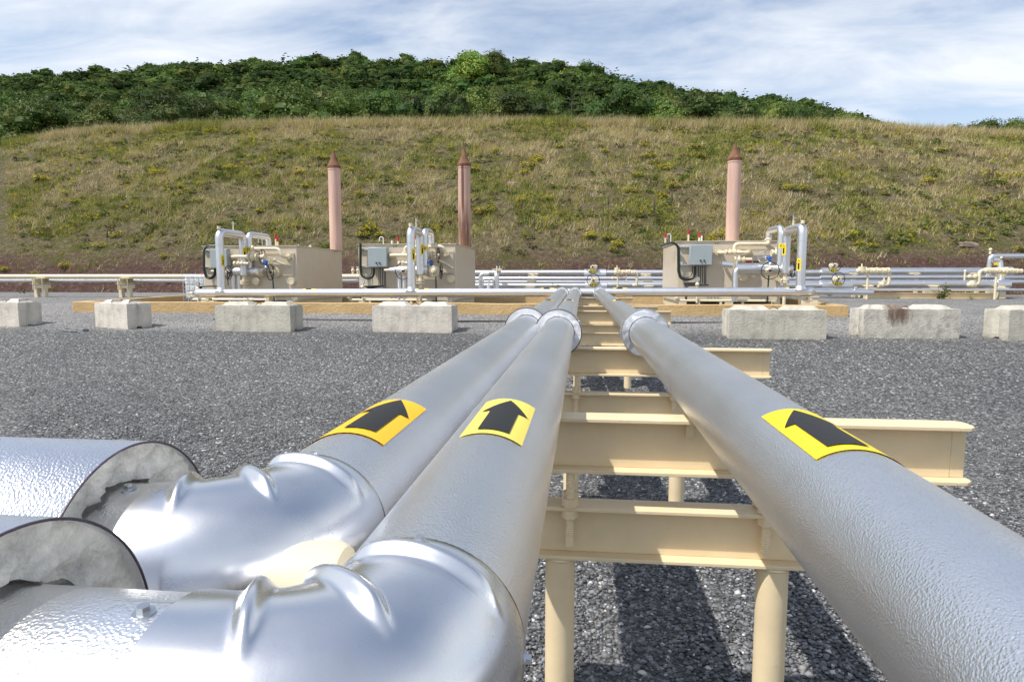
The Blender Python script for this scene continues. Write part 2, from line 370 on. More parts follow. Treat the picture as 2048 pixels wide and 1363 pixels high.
# ------------------------------------------------------------------ light and sky
SUN_DIR = Vector((-.54, -.355, 1)).normalized()      # towards the sun
elev = math.asin(SUN_DIR.z); azim = math.atan2(SUN_DIR.x, SUN_DIR.y)
sl = bpy.data.lights.new('sun', 'SUN'); sl.energy = 4.2; sl.angle = R(.53); sl.color = (1, .955, .89)
so = bpy.data.objects.new('sun', sl); C.objects.link(so); so.rotation_euler = SUN_DIR.to_track_quat('Z', 'Y').to_euler()
w = bpy.data.worlds.new('World'); bpy.context.scene.world = w; w.use_nodes = True; nt = w.node_tree
bg = nt.nodes['Background']; bg.inputs['Strength'].default_value = .13
sk = nt.nodes.new('ShaderNodeTexSky'); sk.sky_type = 'NISHITA'; sk.sun_disc = False; sk.sun_elevation = elev; sk.sun_rotation = azim; sk.air_density = 1.0; sk.dust_density = .8; sk.ozone_density = 1.2
tc = nt.nodes.new('ShaderNodeTexCoord'); sp = nt.nodes.new('ShaderNodeSeparateXYZ'); nt.links.new(tc.outputs['Generated'], sp.inputs[0])
zz = mth(nt, 'ADD', mth(nt, 'MAXIMUM', sp.outputs['Z'], 0), .16)
cb = nt.nodes.new('ShaderNodeCombineXYZ'); nt.links.new(mth(nt, 'DIVIDE', sp.outputs['X'], zz), cb.inputs[0]); nt.links.new(mth(nt, 'DIVIDE', sp.outputs['Y'], zz), cb.inputs[1])
mp = nt.nodes.new('ShaderNodeMapping'); mp.inputs['Scale'].default_value = (.30, .55, 1); mp.inputs['Rotation'].default_value = (0, 0, R(-24)); mp.inputs['Location'].default_value = (2.1, .55, 0); nt.links.new(cb.outputs[0], mp.inputs['Vector'])
n1 = noise_n(nt, mp.outputs[0], 2.1, 8, .56, .6); n2 = noise_n(nt, mp.outputs[0], 6, 8, .6, .9)
cl = mth(nt, 'ADD', n1, mth(nt, 'MULTIPLY', mth(nt, 'SUBTRACT', n2, .5), .34))
fac = ramp(nt, cl, [(.34, (.14, .14, .14)), (.47, (.56, .56, .56)), (.63, (.95, .95, .95))])
cloudc = ramp(nt, n2, [(.3, (5.4, 5.8, 6.4)), (.65, (6.3, 6.5, 6.8))])
hz = mth(nt, 'SUBTRACT', 1, mth(nt, 'MULTIPLY', sp.outputs['Z'], 3.2), True)
fac2 = mth(nt, 'MAXIMUM', fac, mth(nt, 'MULTIPLY', hz, .85))
hi = mth(nt, 'SUBTRACT', 1, mth(nt, 'MULTIPLY', mth(nt, 'SUBTRACT', sp.outputs['Z'], .42), 2.2, True), True)
fac2 = mth(nt, 'MULTIPLY', fac2, mth(nt, 'MAXIMUM', hi, .45))
nt.links.new(mixc(nt, fac2, sk.outputs['Color'], cloudc), bg.inputs['Color'])
vs = bpy.context.scene.view_settings; vs.view_transform = 'Standard'; vs.look = 'None'; vs.gamma = 1; vs.exposure = 0.32; vs.use_curve_mapping = False
# ------------------------------------------------------------------ the three long pipes
ZP, RP = 1.217, .117
def straight_jacket(mb, p0, p1, r, lap=1.22, n=48):
    p0, p1 = Vector(p0), Vector(p1); L = (p1-p0).length; pr = [(r, 0)]; t = lap*.7 if L < 20 and p0.y > -1 else 4.3
    while t < L-.1:                                  # sheet laps: a 1 mm step every sheet length
        pr += [(r, t), (r+.0010, t+.05), (r, t+.0503)]; t += lap
    pr.append((r, L)); return mb.lathe(pr, p0, p1-p0, n)
def screw(p, nrm, parent, s=.006):
    b = MB(); p = Vector(p); nrm = Vector(nrm).normalized()
    b.cyl(p-nrm*.004, p+nrm*.0015, s*1.6, n=14); b.cyl(p+nrm*.0015, p+nrm*.0075, s, s*.92, n=6); b.build('screw', M['steel'], parent)
def annulus(mb, c, ax, r0, r1, bumpy, n=72, m=7, seed=0, sink=0.):
    a, u, w = ortho(Vector(ax)); c = Vector(c); vs = []; fs = []
    for i in range(m+1):
        r = r0+(r1-r0)*i/m
        for k in range(n):
            q = 2*math.pi*k/n; d = u*math.cos(q)+w*math.sin(q)
            h = (mnoise.noise(d*5+Vector((seed, 0, r*30)))+.6*mnoise.noise(d*14+Vector((0, seed, r*60))))*bumpy
            rr = r+(mnoise.noise(d*7+Vector((seed, 9, 0)))*bumpy*.7 if i == 0 else 0)
            vs.append(c+d*rr+a*(h+sink*(i/m)))
    for i in range(m):
        for k in range(n):
            k2 = (k+1) % n; fs.append((i*n+k, i*n+k2, (i+1)*n+k2, (i+1)*n+k))
    return mb.add(vs, fs)
def flange_cover(c, ax, r, L, face_mat, parent, rim, bumpy, seed, rin=RP):
    """ short wide insulation drum around a flange; c = centre of the face that ax points out of """
    c = Vector(c); ax = Vector(ax).normalized()
    b = MB(); b.lathe([(r-.003, -.018), (r-.003, .0), (r, .001), (r, -.012), (r, -L+.01), (r, -L), (rin*.96, -L)], c, ax, 64)
    o = b.build('flange_cover', M['stucco'], parent)
    b = MB(); annulus(b, c-ax*.014, ax, rin+.004, r-.004, bumpy, seed=seed, sink=.006); b.build('cover_face', face_mat, o, 60)
    b = MB(); b.torus(c+ax*.001, ax, r-.0012, .0032, 64, 6); b.build('rim', rim, o, 60)
    return o
def sticker(X0, Z0, y0, y1, ph0, ph1, pm, r, parent, mat, arrow, z=1):
    """ vinyl sheet bent round a pipe that runs along Y; arrow = list of (phi, y) """
    def pt(ph, y, rr): return (X0(y)+rr*math.sin(R(ph)), y, Z0+rr*math.cos(R(ph)))
    b = MB(); n = 14; m = 6; vs = []; fs = []
    for i in range(m+1):
        for k in range(n+1): vs.append(pt(ph0+(ph1-ph0)*k/n, y0+(y1-y0)*i/m, r+.0022))
    for i in range(m):
        for k in range(n): fs.append((i*(n+1)+k, i*(n+1)+k+1, (i+1)*(n+1)+k+1, (i+1)*(n+1)+k))
    b.add(vs, fs); s = b.build('flow_sticker', mat, parent, 60)
    sh0, sh1, yb, ym, ba, bb, yt, pt0 = arrow          # shaft phi range, base y, shoulder y, barb phis, tip y, tip phi
    b = MB()
    def strip(rows):
        vs = []; fs = []; k = 12
        for (a, c2, y) in rows:
            for j in range(k+1):
                yy = y if not isinstance(y, tuple) else y[0]+(y[1]-y[0])*j/k
                vs.append(pt(a+(c2-a)*j/k, yy, r+.0040))
        for i in range(len(rows)-1):
            for j in range(k): fs.append((i*(k+1)+j, i*(k+1)+j+1, (i+1)*(k+1)+j+1, (i+1)*(k+1)+j))
        b.add(vs, fs)
    strip([(sh0, sh1, yb), (sh0, sh1, ym+.001)])
    strip([(ba+(pt0-ba)*t, bb+(pt0-bb)*t, ym+(yt-ym)*t) for t in (0, .2, .4, .6, .8, .999)])
    b.build('arrow', M['ink'], s, 60); return s

COLLAR_R = .1725
def pipe_run(label, X0, dx, seam, branch_y, seam_left, ring_x, ring_r, collar_y, face, rim, smat, st, group, ridges):
    Xf = lambda y: X0+dx*max(0, (y-6))/11.
    root = thing('insulated_pipe', (X0, 8, ZP), label, 'pipe', group)
    y_end = 17.32; y0 = seam if seam else -1.4
    b = MB(); straight_jacket(b, (X0, y0, ZP), (X0, 6, ZP), RP); straight_jacket(b, (X0, 6, ZP), (Xf(y_end), y_end, ZP), RP, 1.22)
    b.build('jacket', M['stucco'], root, 50)
    o = flange_cover((X0, collar_y, ZP), (0, -1, 0), COLLAR_R, .21, face, root, rim, .004, X0*10)
    for q in (4, 62, 128, 236, 300): screw((X0+math.sin(R(q))*COLLAR_R, collar_y+.03, ZP+math.cos(R(q))*COLLAR_R), (math.sin(R(q)), 0, math.cos(R(q))), o)
    flange_cover((Xf(16.6), 16.45, ZP), (0, -1, 0), COLLAR_R*.95, .62, face if rim != M['steel'] else M['stucco'], root, rim, .003, X0*7+3)
    # a thin sealed slot where a hanger strap enters the jacket
    if not seam:
        b = MB(); q = [(X0-RP*math.cos(a), 2.52, ZP+RP*1.004*math.sin(a)) for a in [R(-58+i*6) for i in range(10)]]
        b.tube(q, .0022, 6); b.build('sealed_slot', M['steel'], root)
    sticker(Xf, ZP, *st[0], RP, root, smat, st[1])
    y = 8.25
    sticker(Xf, ZP, y, y+.36, -28, 34, 0, RP, root, smat, (-14, 18, y+.02, y+.24, -22, 28, y+.34, 4))
    if not seam: return root
    # elbow cap: one smooth pressed shell from the long run into the cross run
    Rb = seam-branch_y-.016; path = []; rc = RP+.0035
    def add(c, nin, k): path.append((Vector(c), Vector(nin), k))
    for i in range(4): add((X0, seam-.016*i/4, ZP), (-1, 0, 0), 0)
    cx, cy = X0-Rb, branch_y+Rb; NA = 170
    for i in range(NA+1):
        t = R(90)*i/NA; c = (cx+Rb*math.cos(t), cy-Rb*math.sin(t), ZP); add(c, (-math.cos(t), math.sin(t), 0), i/NA)
    for i in range(1, 5): add((cx+(seam_left-cx)*i/4, branch_y, ZP), (0, 1, 0), 1)
    n = 72; vs = []; fs = []
    n = 120
    for i, (c, nin, k) in enumerate(path):
        for j in range(n):
            q = 2*math.pi*j/n; r = rc
            qa = (math.degrees(q)+90) % 360-90
            if i < 3 : r -= .0006*(2-i) if i < 2 else 0
            if i > 1:
                for kk, wid, q0, q1, am in ridges:
                    a = min(1, max(0, (qa-q0)/22))*min(1, max(0, (q1-qa)/22)); a = a*a*(3-2*a)
                    if a > 0: r += am*a*math.exp(-(abs(k-kk)*math.pi/2*max(.05, Rb-rc*math.cos(q))/(wid*(.55+.45*a)))**2.4)
            r += .0012*mnoise.noise(Vector((c.x*9+math.cos(q)*2, c.y*9, math.sin(q)*2)))
            vs.append(c+nin*(r*math.cos(q))+Vector((0, 0, r*math.sin(q))))
    for i in range(len(path)-1):
        for j in range(n):
            j2 = (j+1) % n; fs.append((i*n+j, i*n+j2, (i+1)*n+j2, (i+1)*n+j))
    b = MB(); b.add(vs, fs); el = b.build('elbow_cap', M['smooth'], root, 50)
    b = MB(); b.torus((X0, seam, ZP), (0, 1, 0), RP+.0012, .0016, 72, 6); b.torus((seam_left, branch_y, ZP), (1, 0, 0), RP+.0012, .0016, 72, 6); b.build('cap_seam', M['dark'], el, 60)
    for q in (3, 92, 108, 250): screw((X0+math.sin(R(q))*(RP+.003), seam-.014, ZP+math.cos(R(q))*(RP+.003)), (math.sin(R(q)), 0, math.cos(R(q))), el)
    b = MB(); straight_jacket(b, (seam_left+.002, branch_y, ZP), (-3.2, branch_y, ZP), RP); b.build('branch_jacket', M['stucco'], root, 50)
    screw((seam_left-.018, branch_y-.010, ZP+RP), (0, -.1, 1), root)
    # wide drum on the branch, open face towards the elbow
    b = MB(); c = Vector((ring_x, branch_y, ZP)); L = 2.4
    pr = [(ring_r-.003, -.05), (ring_r-.003, -.001), (ring_r-.0015, 0), (ring_r, -.001), (ring_r, -.35), (ring_r+.0015, -.352), (ring_r+.0015, -.40), (ring_r, -.402), (ring_r, -L)]
    b.lathe(pr, c, (1, 0, 0), 96); o = b.build('flange_drum', M['stucco'], root, 60)
    b = MB(); annulus(b, c-Vector((.018, 0, 0)), (1, 0, 0), RP+.006, ring_r-.003, .0115, 140, 16, ring_x*5, .008); b.build('sealant_face', M['sealant'], o, 80)
    b = MB(); b.lathe([(RP+.016, -.006), (RP+.004, -.016), (RP, -.024)], c-Vector((.02, 0, 0)), (1, 0, 0), 64); b.build('inner_gap', M['sealant'], o, 60)
    b = MB(); b.torus(c, (1, 0, 0), ring_r-.0012, .0016, 96, 6); b.build('rim', M['purple'], o, 60)
    for q in ((0, -.13), (-.17, -.035)):
        t = math.asin(max(-1, min(1, q[0]/ring_r))) ; screw((ring_x+q[1]-.08, branch_y+ring_r*math.sin(t), ZP+ring_r*math.cos(t)), (0, math.sin(t), math.cos(t)), o)
    return root
G = 'long insulated pipes side by side'
RID = [(.09, .0098, 52, 150, .0125), (.44, .0098, 36, 126, .0125), (.80, .0098, 28, 120, .0125)]
pl = pipe_run('left silver insulated pipe bending left at its near elbow, orange arrow sticker', -.43, -.10, .978, .80, -.592, -.61, .176, 4.95, M['mastic'], M['purple'], M['yellow_l'],
    ((1.129, 1.456, -55, 35.5, 0), (-9.2, 20.6, 1.163, 1.325, -24, 31, 1.445, 5.5)), G, RID)
b = MB(); b.lathe([(.055, -.17), (.055, -.016), (.049, -.005), (.036, 0), (1e-4, .001)], (-.308, .80, ZP-.006), (1, 0, 0), 40); b.build('capped_stub', M['cream'], pl, 30)
pm = pipe_run('middle silver insulated pipe bending left right below the camera, pale yellow sticker', -.178, -.02, .668, .50, -.353, -.505, .180, 4.72, M['mastic'], M['purple'], M['yellow_m'],
    ((1.152, 1.492, -23, 36, 0), (-8, 21, 1.178, 1.354, -18, 32, 1.466, 7.2)), G, RID)
pr_ = pipe_run('right silver insulated pipe running straight past the camera, bright yellow sticker', .457, -.03, None, 0, 0, 0, 0, 4.75, M['stucco'], M['steel'], M['yellow_r'],
    ((1.107, 1.443, -33, 46, 0), (-18, 15, 1.136, 1.308, -28, 24, 1.422, -1.9)), G, RID)

# ------------------------------------------------------------------ pipe supports
def support(Y, label, right=1.378, left=-.70, gap=True):
    gz = ground_z(0, Y+.06); yc = Y+.06
    t = thing('pipe_support', (.32, yc, gz), label, 'pipe support', 'cream steel supports under the long pipes')
    b = MB(); z = .995
    b.ibeam((left, yc, z), (right-.06, yc, z), .21, .118, .0145, .009)
    for zz in (1.0925, .8975):                       # flanges run on past the web with rounded corners
        pts = [(right-.06, -.059), (right-.025, -.057), (right-.008, -.045), (right, -.02), (right, .02), (right-.008, .045), (right-.025, .057), (right-.06, .059)]
        b.prism([(x, yc+y) for x, y in pts], zz-.00725, zz+.00725)
    b.box(right-.0601, right-.012, yc-.0045, yc+.0045, .905, 1.085)
    b.build('upper_beam', M['beam'], t, 30, bevel=.0025)
    b = MB(); b.ibeam((-.36, yc, .655), (1.0, yc, .655), .205, .118, .0145, .009); b.build('lower_beam', M['beam'], t, 30, bevel=.0025)
    for x in (-.077, .72):
        b = MB(); b.cyl((x, yc, gz-.1), (x, yc, .5515), .0572, n=36)
        b.lathe([(.0572, 0), (.064, .006), (.0572, .013)], (x, yc, .5385), (0, 0, 1), 36); b.build('post', M['beam'], t)
    for x in (-.04, .68):
        for dy in (-.040, .040):
            b = MB(); pr = [(.0165 if i % 2 else .0145, .49+i*.0045) for i in range(int((.888-.49)/.0045))] if dy < 0 and Y < 6 else [(.016, .60), (.016, .888)]
            pr = [(1e-4, pr[0][1])]+pr; b.lathe([(r, zz+.11 if dy < 0 else zz) for r, zz in pr if zz+.11 < .889 or dy > 0], (x, yc+dy, 0), (0, 0, 1), 14)
            rod = b.build('threaded_rod', M['beam'], t, 20)
            for zz in (.760, .716):
                b = MB(); b.cyl((x, yc+dy, zz), (x, yc+dy, zz+.030), .032, .031, n=6); b.build('nut', M['beam'], rod, 20)
    if Y < 6:
        b = MB(); b.bar((.40, yc-.02, 1.086), (.40, yc-.02, 1.03), .012, .03); b.build('clip', M['beam'], t)
    return t
support(2.365, 'cream I-beam support nearest the camera, under the three pipes')
support(4.80, 'second cream I-beam support, beneath the wide flange collars')
support(10.19, 'third cream I-beam support along the pipes, close in front of another')
support(11.92, 'fourth cream I-beam support along the pipes, close behind another')
support(17.00, 'last cream I-beam support at the far end of the pipes, against the cross pipe', 1.30)
# ------------------------------------------------------------------ cross pipe the long ones run into
HY, HR = 17.4, .118
hl = P(392, 586, HY); hr = P(1616, 583.4, HY)
def hz(x): return hl.z+(hr.z-hl.z)*(x-hl.x)/(hr.x-hl.x)
hdr = thing('cross_pipe', (-1.5, HY, hz(-1.5)), 'long silver cross pipe in front of the three heaters', 'pipe')
b = MB(); straight_jacket(b, (hl.x+.25, HY, hl.z), (hr.x-.25, HY, hr.z), HR, 1.1, 28); b.build('jacket', M['jacket'], hdr, 50)
for pts in ([(hl.x+.02, HY+.45, hl.z), (hl.x+.02, HY, hl.z), (hl.x+.26, HY, hl.z)], [(hr.x-.26, HY, hr.z), (hr.x-.02, HY, hr.z), (hr.x+.25, HY+.5, hr.z)]):
    b = MB(); b.tube(pts, HR+.003, 28, .2); b.build('end_elbow', M['jacket'], hdr, 50)
b = MB(); b.cyl((hl.x-.1, HY+.02, hl.z), (hl.x-.2, HY+.02, hl.z), .05, .03); b.build('end_plug', M['cream'], hdr)
b = MB(); e = P(1745, 584, HY+1.3); b.tube([(hr.x+.1, HY+.35, hr.z), (e.x-.5, e.y, e.z), (e.x, e.y, e.z-.01)], .075, 16, .2); b.cyl(e-Vector((.45, 0, -.04)), e-Vector((.45, 0, -.16)), .05); b.build('drain_leg', M['jacket'], hdr)
for px in (1095, 1240, 845, 620, 1585):
    x = P(px, 584, HY).x; vs = []; fs = []
    for i in range(2):
        for k in range(7): t = R(-34+k*9); vs.append((x+(i-.5)*.36, HY+(HR+.004)*math.sin(t)-.0, hz(x)+(HR+.004)*math.cos(t)))
    b = MB(); b.add(vs, [(k, k+1, 8+k, 7+k) for k in range(6)]); s = b.build('flow_sticker', M['yellow_r'], hdr)
    b = MB(); b.add([(X-.0, y-(.0015 if 0 else .002), z+.003) for X, y, z in [(x-.10, HY-.075, hz(x)+.092+.004), (x+.06, HY-.075, hz(x)+.096), (x+.06, HY-.02, hz(x)+.121), (x+.14, HY-.02, hz(x)+.121), (x-.10, HY-.02, hz(x)+.121)]], [(0, 1, 2, 4)]); b.build('arrow', M['ink'], s)
def cross_stand(px, label, big):
    x = P(px, 590, HY).x; z0 = ground_z(x, HY); zt = hz(x)-HR+.004
    t = thing('pipe_stand', (x, HY, z0), label, 'pipe support', 'cream stands under the cross pipe')
    b = MB(); w = .46 if big else .16
    b.box(x-w/2, x+w/2, HY-.10, HY+.10, zt-.02, zt); b.box(x-.05, x+.05, HY-.09, HY+.09, zt-.10, zt-.0205); b.build('saddle', M['cream'], t)
    b = MB(); w = .40 if big else .13
    b.box(x-w/2, x+w/2, HY-.08, HY+.08, zt-.30, zt-.101); b.box(x-w/2-.03, x+w/2+.03, HY-.10, HY+.10, zt-.32, zt-.3005); b.build('head', M['cream'], t, bevel=.004)
    b = MB(); b.box(x-w*.42, x+w*.42, HY-.06, HY+.06, z0+.02, zt-.3205); b.box(x-w*.6, x+w*.6, HY-.12, HY+.12, z0, z0+.0195); b.build('post', M['cream'], t, bevel=.004)
cross_stand(417, 'wide cream stand under the left end of the cross pipe', True)
cross_stand(537, 'narrow cream stand under the cross pipe, behind the grey block', False)
cross_stand(838, 'cream stand under the cross pipe, above the block left of the pipes', False)
cross_stand(1258, 'small cream stand under the cross pipe, right of the long pipes', False)
cross_stand(1618, 'wide cream stand under the right end of the cross pipe', True)

# ------------------------------------------------------------------ line heaters
def wheel(c, ax, r, parent, mat=None, spokes=3, rot=.3, name='handwheel'):
    c = Vector(c); a, u, w = ortho(Vector(ax)); b = MB(); b.torus(c, a, r, r*.036+.004, 32, 8); b.cyl(c-a*.03, c+a*.05, .022+.05*r, n=12)
    for k in range(spokes):
        t = rot+2*math.pi*k/spokes; d = u*math.cos(t)+w*math.sin(t); b.bar(c, c+d*r, .022, .018)
    return b.build(name, mat or M['black'], parent)
def text_on(s, p, h, parent, mat, ax=(1, 0, 0), up=(0, 0, 1), name='marking'):
    cu = bpy.data.curves.new(name, 'FONT'); cu.body = s; cu.size = h; cu.align_x = 'CENTER'; cu.extrude = .001
    to = bpy.data.objects.new(name, cu); C.objects.link(to); dg = bpy.context.evaluated_depsgraph_get(); me = bpy.data.meshes.new_from_object(to.evaluated_get(dg))
    bpy.data.objects.remove(to); X = Vector(ax); U = Vector(up); N = X.cross(U); p = Vector(p); off = OFF[parent]
    for v in me.vertices: v.co = p-off+X*v.co.x+U*v.co.y+N*v.co.z
    me.materials.clear(); me.materials.append(mat); return put(name, me, parent)

def heater(label, Z, Yf, depth, D):
    """ Z maps a close-up coordinate to a photo pixel; D holds where things sit on this heater """
    q = lambda x, y, dy=0: P(*Z(x, y), Yf+dy)
    x0 = q(D['x0'], 500).x; x1 = q(D['x1'], 500).x; zt = q((D['x0']+D['x1'])/2, D['top']).z; zb = .93
    s = D['side']                                     # +1: pipework as on the two left units, -1 mirrored
    root = thing('line_heater', ((x0+x1)/2, Yf, ground_z(0, Yf)), label, 'heater', 'beige line heaters with tall exhaust stacks')
    b = MB(); b.box(x0, x1, Yf, Yf+depth, zb, zt); o = b.build('casing', M['casing'], root, bevel=.012)
    b = MB(); b.box(x0-.03, x1+.03, Yf-.03, Yf+depth+.03, zt+.0005, zt+.022); roof = b.build('roof', M['casing'], o)
    b = MB()
    b.box(x0-.004, x1+.004, Yf-.006, Yf-.0005, zb, zb+.05); b.build('seams', M['casing'], o)
    b = MB(); gz = ground_z(0, Yf)
    for x in (x0+.15, (x0+x1)/2, x1-.15): b.box(x-.09, x+.09, Yf-.25, Yf+depth+.1, gz, zb-.001)
    b.build('skid', M['cream'], root)
    # exhaust stack with a pointed cowl
    sx, sy = D['stack']; pb = P(sx, 500, Yf+depth*D.get('stk', .84)); r = D.get('sr', .21); zs = P(sx, D['stk_top'], pb.y).z; zc = P(sx, D['cone'], pb.y).z
    b = MB(); b.cyl((pb.x, pb.y, zt), (pb.x, pb.y, zs), r, n=32); b.lathe([(r, 0), (r+.012, .01), (r+.012, .05), (r, .06)], (pb.x, pb.y, zs-.08), (0, 0, 1), 32); st = b.build('exhaust_stack', M['stack_rust'] if D.get('rust') else M['stack'], root)
    b = MB(); b.lathe([(r*.9, -.02), (r+.025, 0), (r+.025, .07), (r+.005, .085), (r*.60, (zc-zs)*.45), (.012, zc-zs), (1e-4, zc-zs+.004)], (pb.x, pb.y, zs), (0, 0, 1), 32); b.build('cone_cowl', M['rusty'], st, 30)
    # control panel
    a = q(D['pan'][0], D['pan'][1], -.27); c = q(D['pan'][2], D['pan'][3], -.27)
    b = MB(); b.box(a.x, c.x, Yf-.27, Yf-.07, c.z, a.z); pn = b.build('control_panel', M['panel'], root, bevel=.012)
    b = MB(); b.box(a.x+.012, c.x-.012, Yf-.283, Yf-.2705, c.z+.012, a.z-.012); dr = b.build('panel_door', M['panel'], pn, bevel=.006)
    for (u, v) in D['knobs']:
        k = q(u, v, -.285); b = MB(); b.cyl(k, k-Vector((0, .03, 0)), .022, n=12); b.bar(k-Vector((0, .03, 0)), k+Vector((.05, -.035, -.06)), .012, .012); b.build('switch', M['black'], dr)
    b = MB()
    for zz in (a.z-.05, c.z+.02): b.bar((x0+.02, Yf-.04, zz), (a.x+.1, Yf-.04, zz), .06, .035)
    b.build('mounting_rail', M['steel'], root)
    # conduits
    b = MB(); b2 = MB(); yk = Yf-.14
    for j, path in enumerate(D['cond']):
        pts = [q(u, v, -.14-.035*j) for u, v in path]
        (b2 if j == 1 else b).tube(pts, (.034, .012)[j] if j < 2 else .014, 10, .3 if j < 2 else .06)
    b.build('conduit', M['black'], root)
    if b2.v: b2.build('conduit', M['green'], root)
    # burner face: bolted plate, covers
    a = q(D['plate'][0], D['plate'][1]); c = q(D['plate'][2], D['plate'][3])
    b = MB(); b.box(a.x, c.x, Yf-.03, Yf-.0005, c.z, a.z)
    for k in range(22):
        x = a.x+.03+(c.x-a.x-.06)*k/21
        for zz in (a.z-.03, c.z+.03): b.cyl((x, Yf-.031, zz), (x, Yf-.055, zz), .012, n=6)
    for k in range(1, 11):
        zz = c.z+.03+(a.z-c.z-.06)*k/11
        for x in (a.x+.03, c.x-.03): b.cyl((x, Yf-.031, zz), (x, Yf-.055, zz), .012, n=6)
    b.build('bolted_plate', M['casing'], root)
    for u, v in D['covers']:
        p = q(u, v); b = MB(); b.cyl(p, p-Vector((0, .10, 0)), .09, n=20); b.flange(p-Vector((0, .12, 0)), (0, 1, 0), .115, .035, 10, .012); b.build('blind_flange', M['cream'], root, 25)
    # silver riser and first loop: up from the cross pipe, back, down to the manifold
    rx = P(*Z(D['riser'], 700), HY).x; rt = P(*Z(D['riser'], D['rtop']), HY).z; rr = .113
    dx = P(*Z(D['drop'], 500), HY).x; k = HY*(dx-0); yd = rx/(dx/HY); 
    zm = P(*Z(D['drop'], D['man']), yd).z
    b = MB(); b.tube([(rx, HY, hz(rx)), (rx, HY, rt), (rx, yd, rt), (rx, yd, zm-.12)], rr, 24, .17); ri = b.build('riser_loop', M['jacket'], root, 50)
    b = MB(); b.lathe([(.20, 0), (.15, .03), (rr+.004, .11)], (rx, HY, hz(rx)+HR-.07), (0, 0, 1), 24); b.build('riser_boot', M['jacket'], ri)
    for yy in (HY, yd): b = MB(); b.cyl((rx, yy, rt-.36), (rx, yy, rt-.34), rr+.005, n=24); b.build('band', M['jacket'], ri)
    b = MB(); b.cyl((rx, HY, rt+.09), (rx, HY, rt+.17), .05, n=16); b.build('vent_plug', M['cream'], ri)
    b = MB(); vx = yd*.6+HY*.4; b.cyl((rx, vx, rt+.10), (rx, vx, rt+.25), .018); b.build('vent_stub', M['cream'], ri); b = MB(); b.cyl((rx, vx, rt+.25), (rx, vx, rt+.36), .022); b.bar((rx, vx, rt+.30), (rx+.08, vx, rt+.30), .012, .018); b.build('valve', M['steel'], ri)
    for (yy, z0, z1, sd) in ((HY, D['stk1'][0], D['stk1'][1], 1), (yd, D['stk2'][0], D['stk2'][1], 1)):
        za = P(*Z(D['riser'] if yy == HY else D['drop'], z0), yy).z; zb2 = P(*Z(D['riser'] if yy == HY else D['drop'], z1), yy).z; vs2 = []
        a0, a1 = (20, 78) if s > 0 else (-78, -20)
        if yy == HY and s > 0 and not D.get('mid'): a0, a1 = 40, 95
        for zz in (zb2, za):
            for t in np.linspace(R(a0), R(a1), 7): vs2.append((rx+(rr+.004)*math.sin(t), yy-(rr+.004)*math.cos(t), zz))
        b = MB(); b.add(vs2, [(i, i+1, 8+i, 7+i) for i in range(6)]); sk_ = b.build('flow_sticker', M['yellow_r'], ri); vs2 = []
        for zz in (zb2+(za-zb2)*.12, zb2+(za-zb2)*.62):
            for t in np.linspace(R(a0+18), R(a1-18), 5): vs2.append((rx+(rr+.007)*math.sin(t), yy-(rr+.007)*math.cos(t), zz))
        tm = R((a0+a1)/2); vs2 += [(rx+(rr+.007)*math.sin(R(a0+8)), yy-(rr+.007)*math.cos(R(a0+8)), zb2+(za-zb2)*.62), (rx+(rr+.007)*math.sin(R(a1-8)), yy-(rr+.007)*math.cos(R(a1-8)), zb2+(za-zb2)*.62), (rx+(rr+.008)*math.sin(tm), yy-(rr+.008)*math.cos(tm), zb2+(za-zb2)*.9)]
        b = MB(); b.add(vs2, [(i, i+1, 6+i, 5+i) for i in range(4)]+[(10, 11, 12)]); b.build('arrow', M['ink'], sk_)
    b = MB(); b.cyl((rx, yd, zm-.12), (rx, yd, zm-.30), .055); b.flange((rx, yd, zm-.31), (0, 0, 1), .125, .05, 8, .014); b.flange((rx, yd, zm-.37), (0, 0, 1), .125, .04, 8, .014); b.cyl((rx, yd, zm-.39), (rx, yd, .86), .045); b.build('drain_nozzle', M['cream'], root, 25)
    # second loop: from the manifold up and back on to the roof
    y2 = yd+.16; lx = P(*Z(D['leg2'], 500), y2).x; l_t = P(*Z(D['leg2'], D['l2top']), y2).z; y3 = y2*(P(*Z(D['leg2'], 400), 10).x/P(*Z(D['roofx'], 400), 10).x)
    y3 = max(y3, Yf+.25)
    b = MB(); b.tube([(lx, y2, zm-.02), (lx, y2, l_t), (lx, y3, l_t), (lx, y3, l_t-.36)], .092, 22, .15); b.build('roof_loop', M['jacket'], root, 50)
    b = MB(); b.flange((lx, y3, l_t-.37), (0, 0, 1), .135, .05, 8, .014); b.flange((lx, y3, l_t-.43), (0, 0, 1), .12, .04, 8, .014); b.cyl((lx, y3, l_t-.45), (lx, y3, zt), .07); b.build('roof_nozzle', M['cream'], root, 25)
    # label plate on the second leg
    za = P(*Z(D['leg2'], D['lab']), y2).z; vs2 = [(lx+.097*math.sin(t), y2-.097*math.cos(t), zz) for zz in (za-.07, za+.07) for t in np.linspace(R(-45), R(60), 7)]
    b = MB(); b.add(vs2, [(i, i+1, 8+i, 7+i) for i in range(6)]); lb = b.build('label', M['yellow_r'], root)
    b = MB(); [b.add([(lx+.1*math.sin(t), y2-.1*math.cos(t), z_) for z_ in (za-.035, za+.035) for t in (R(u), R(u+9))], [(0, 1, 3, 2)]) for u in (-20, 0, 22)]; b.build('lettering', M['ink'], lb)
    # manifold along the face
    zq = zm; e0 = P(*Z(D['man0'], D['man']), yd+.05).x; e1 = P(*Z(D['man1'], D['man']), yd+.05).x; mr = .125
    xa, xb = sorted((e0, e1)); ym = yd+.16
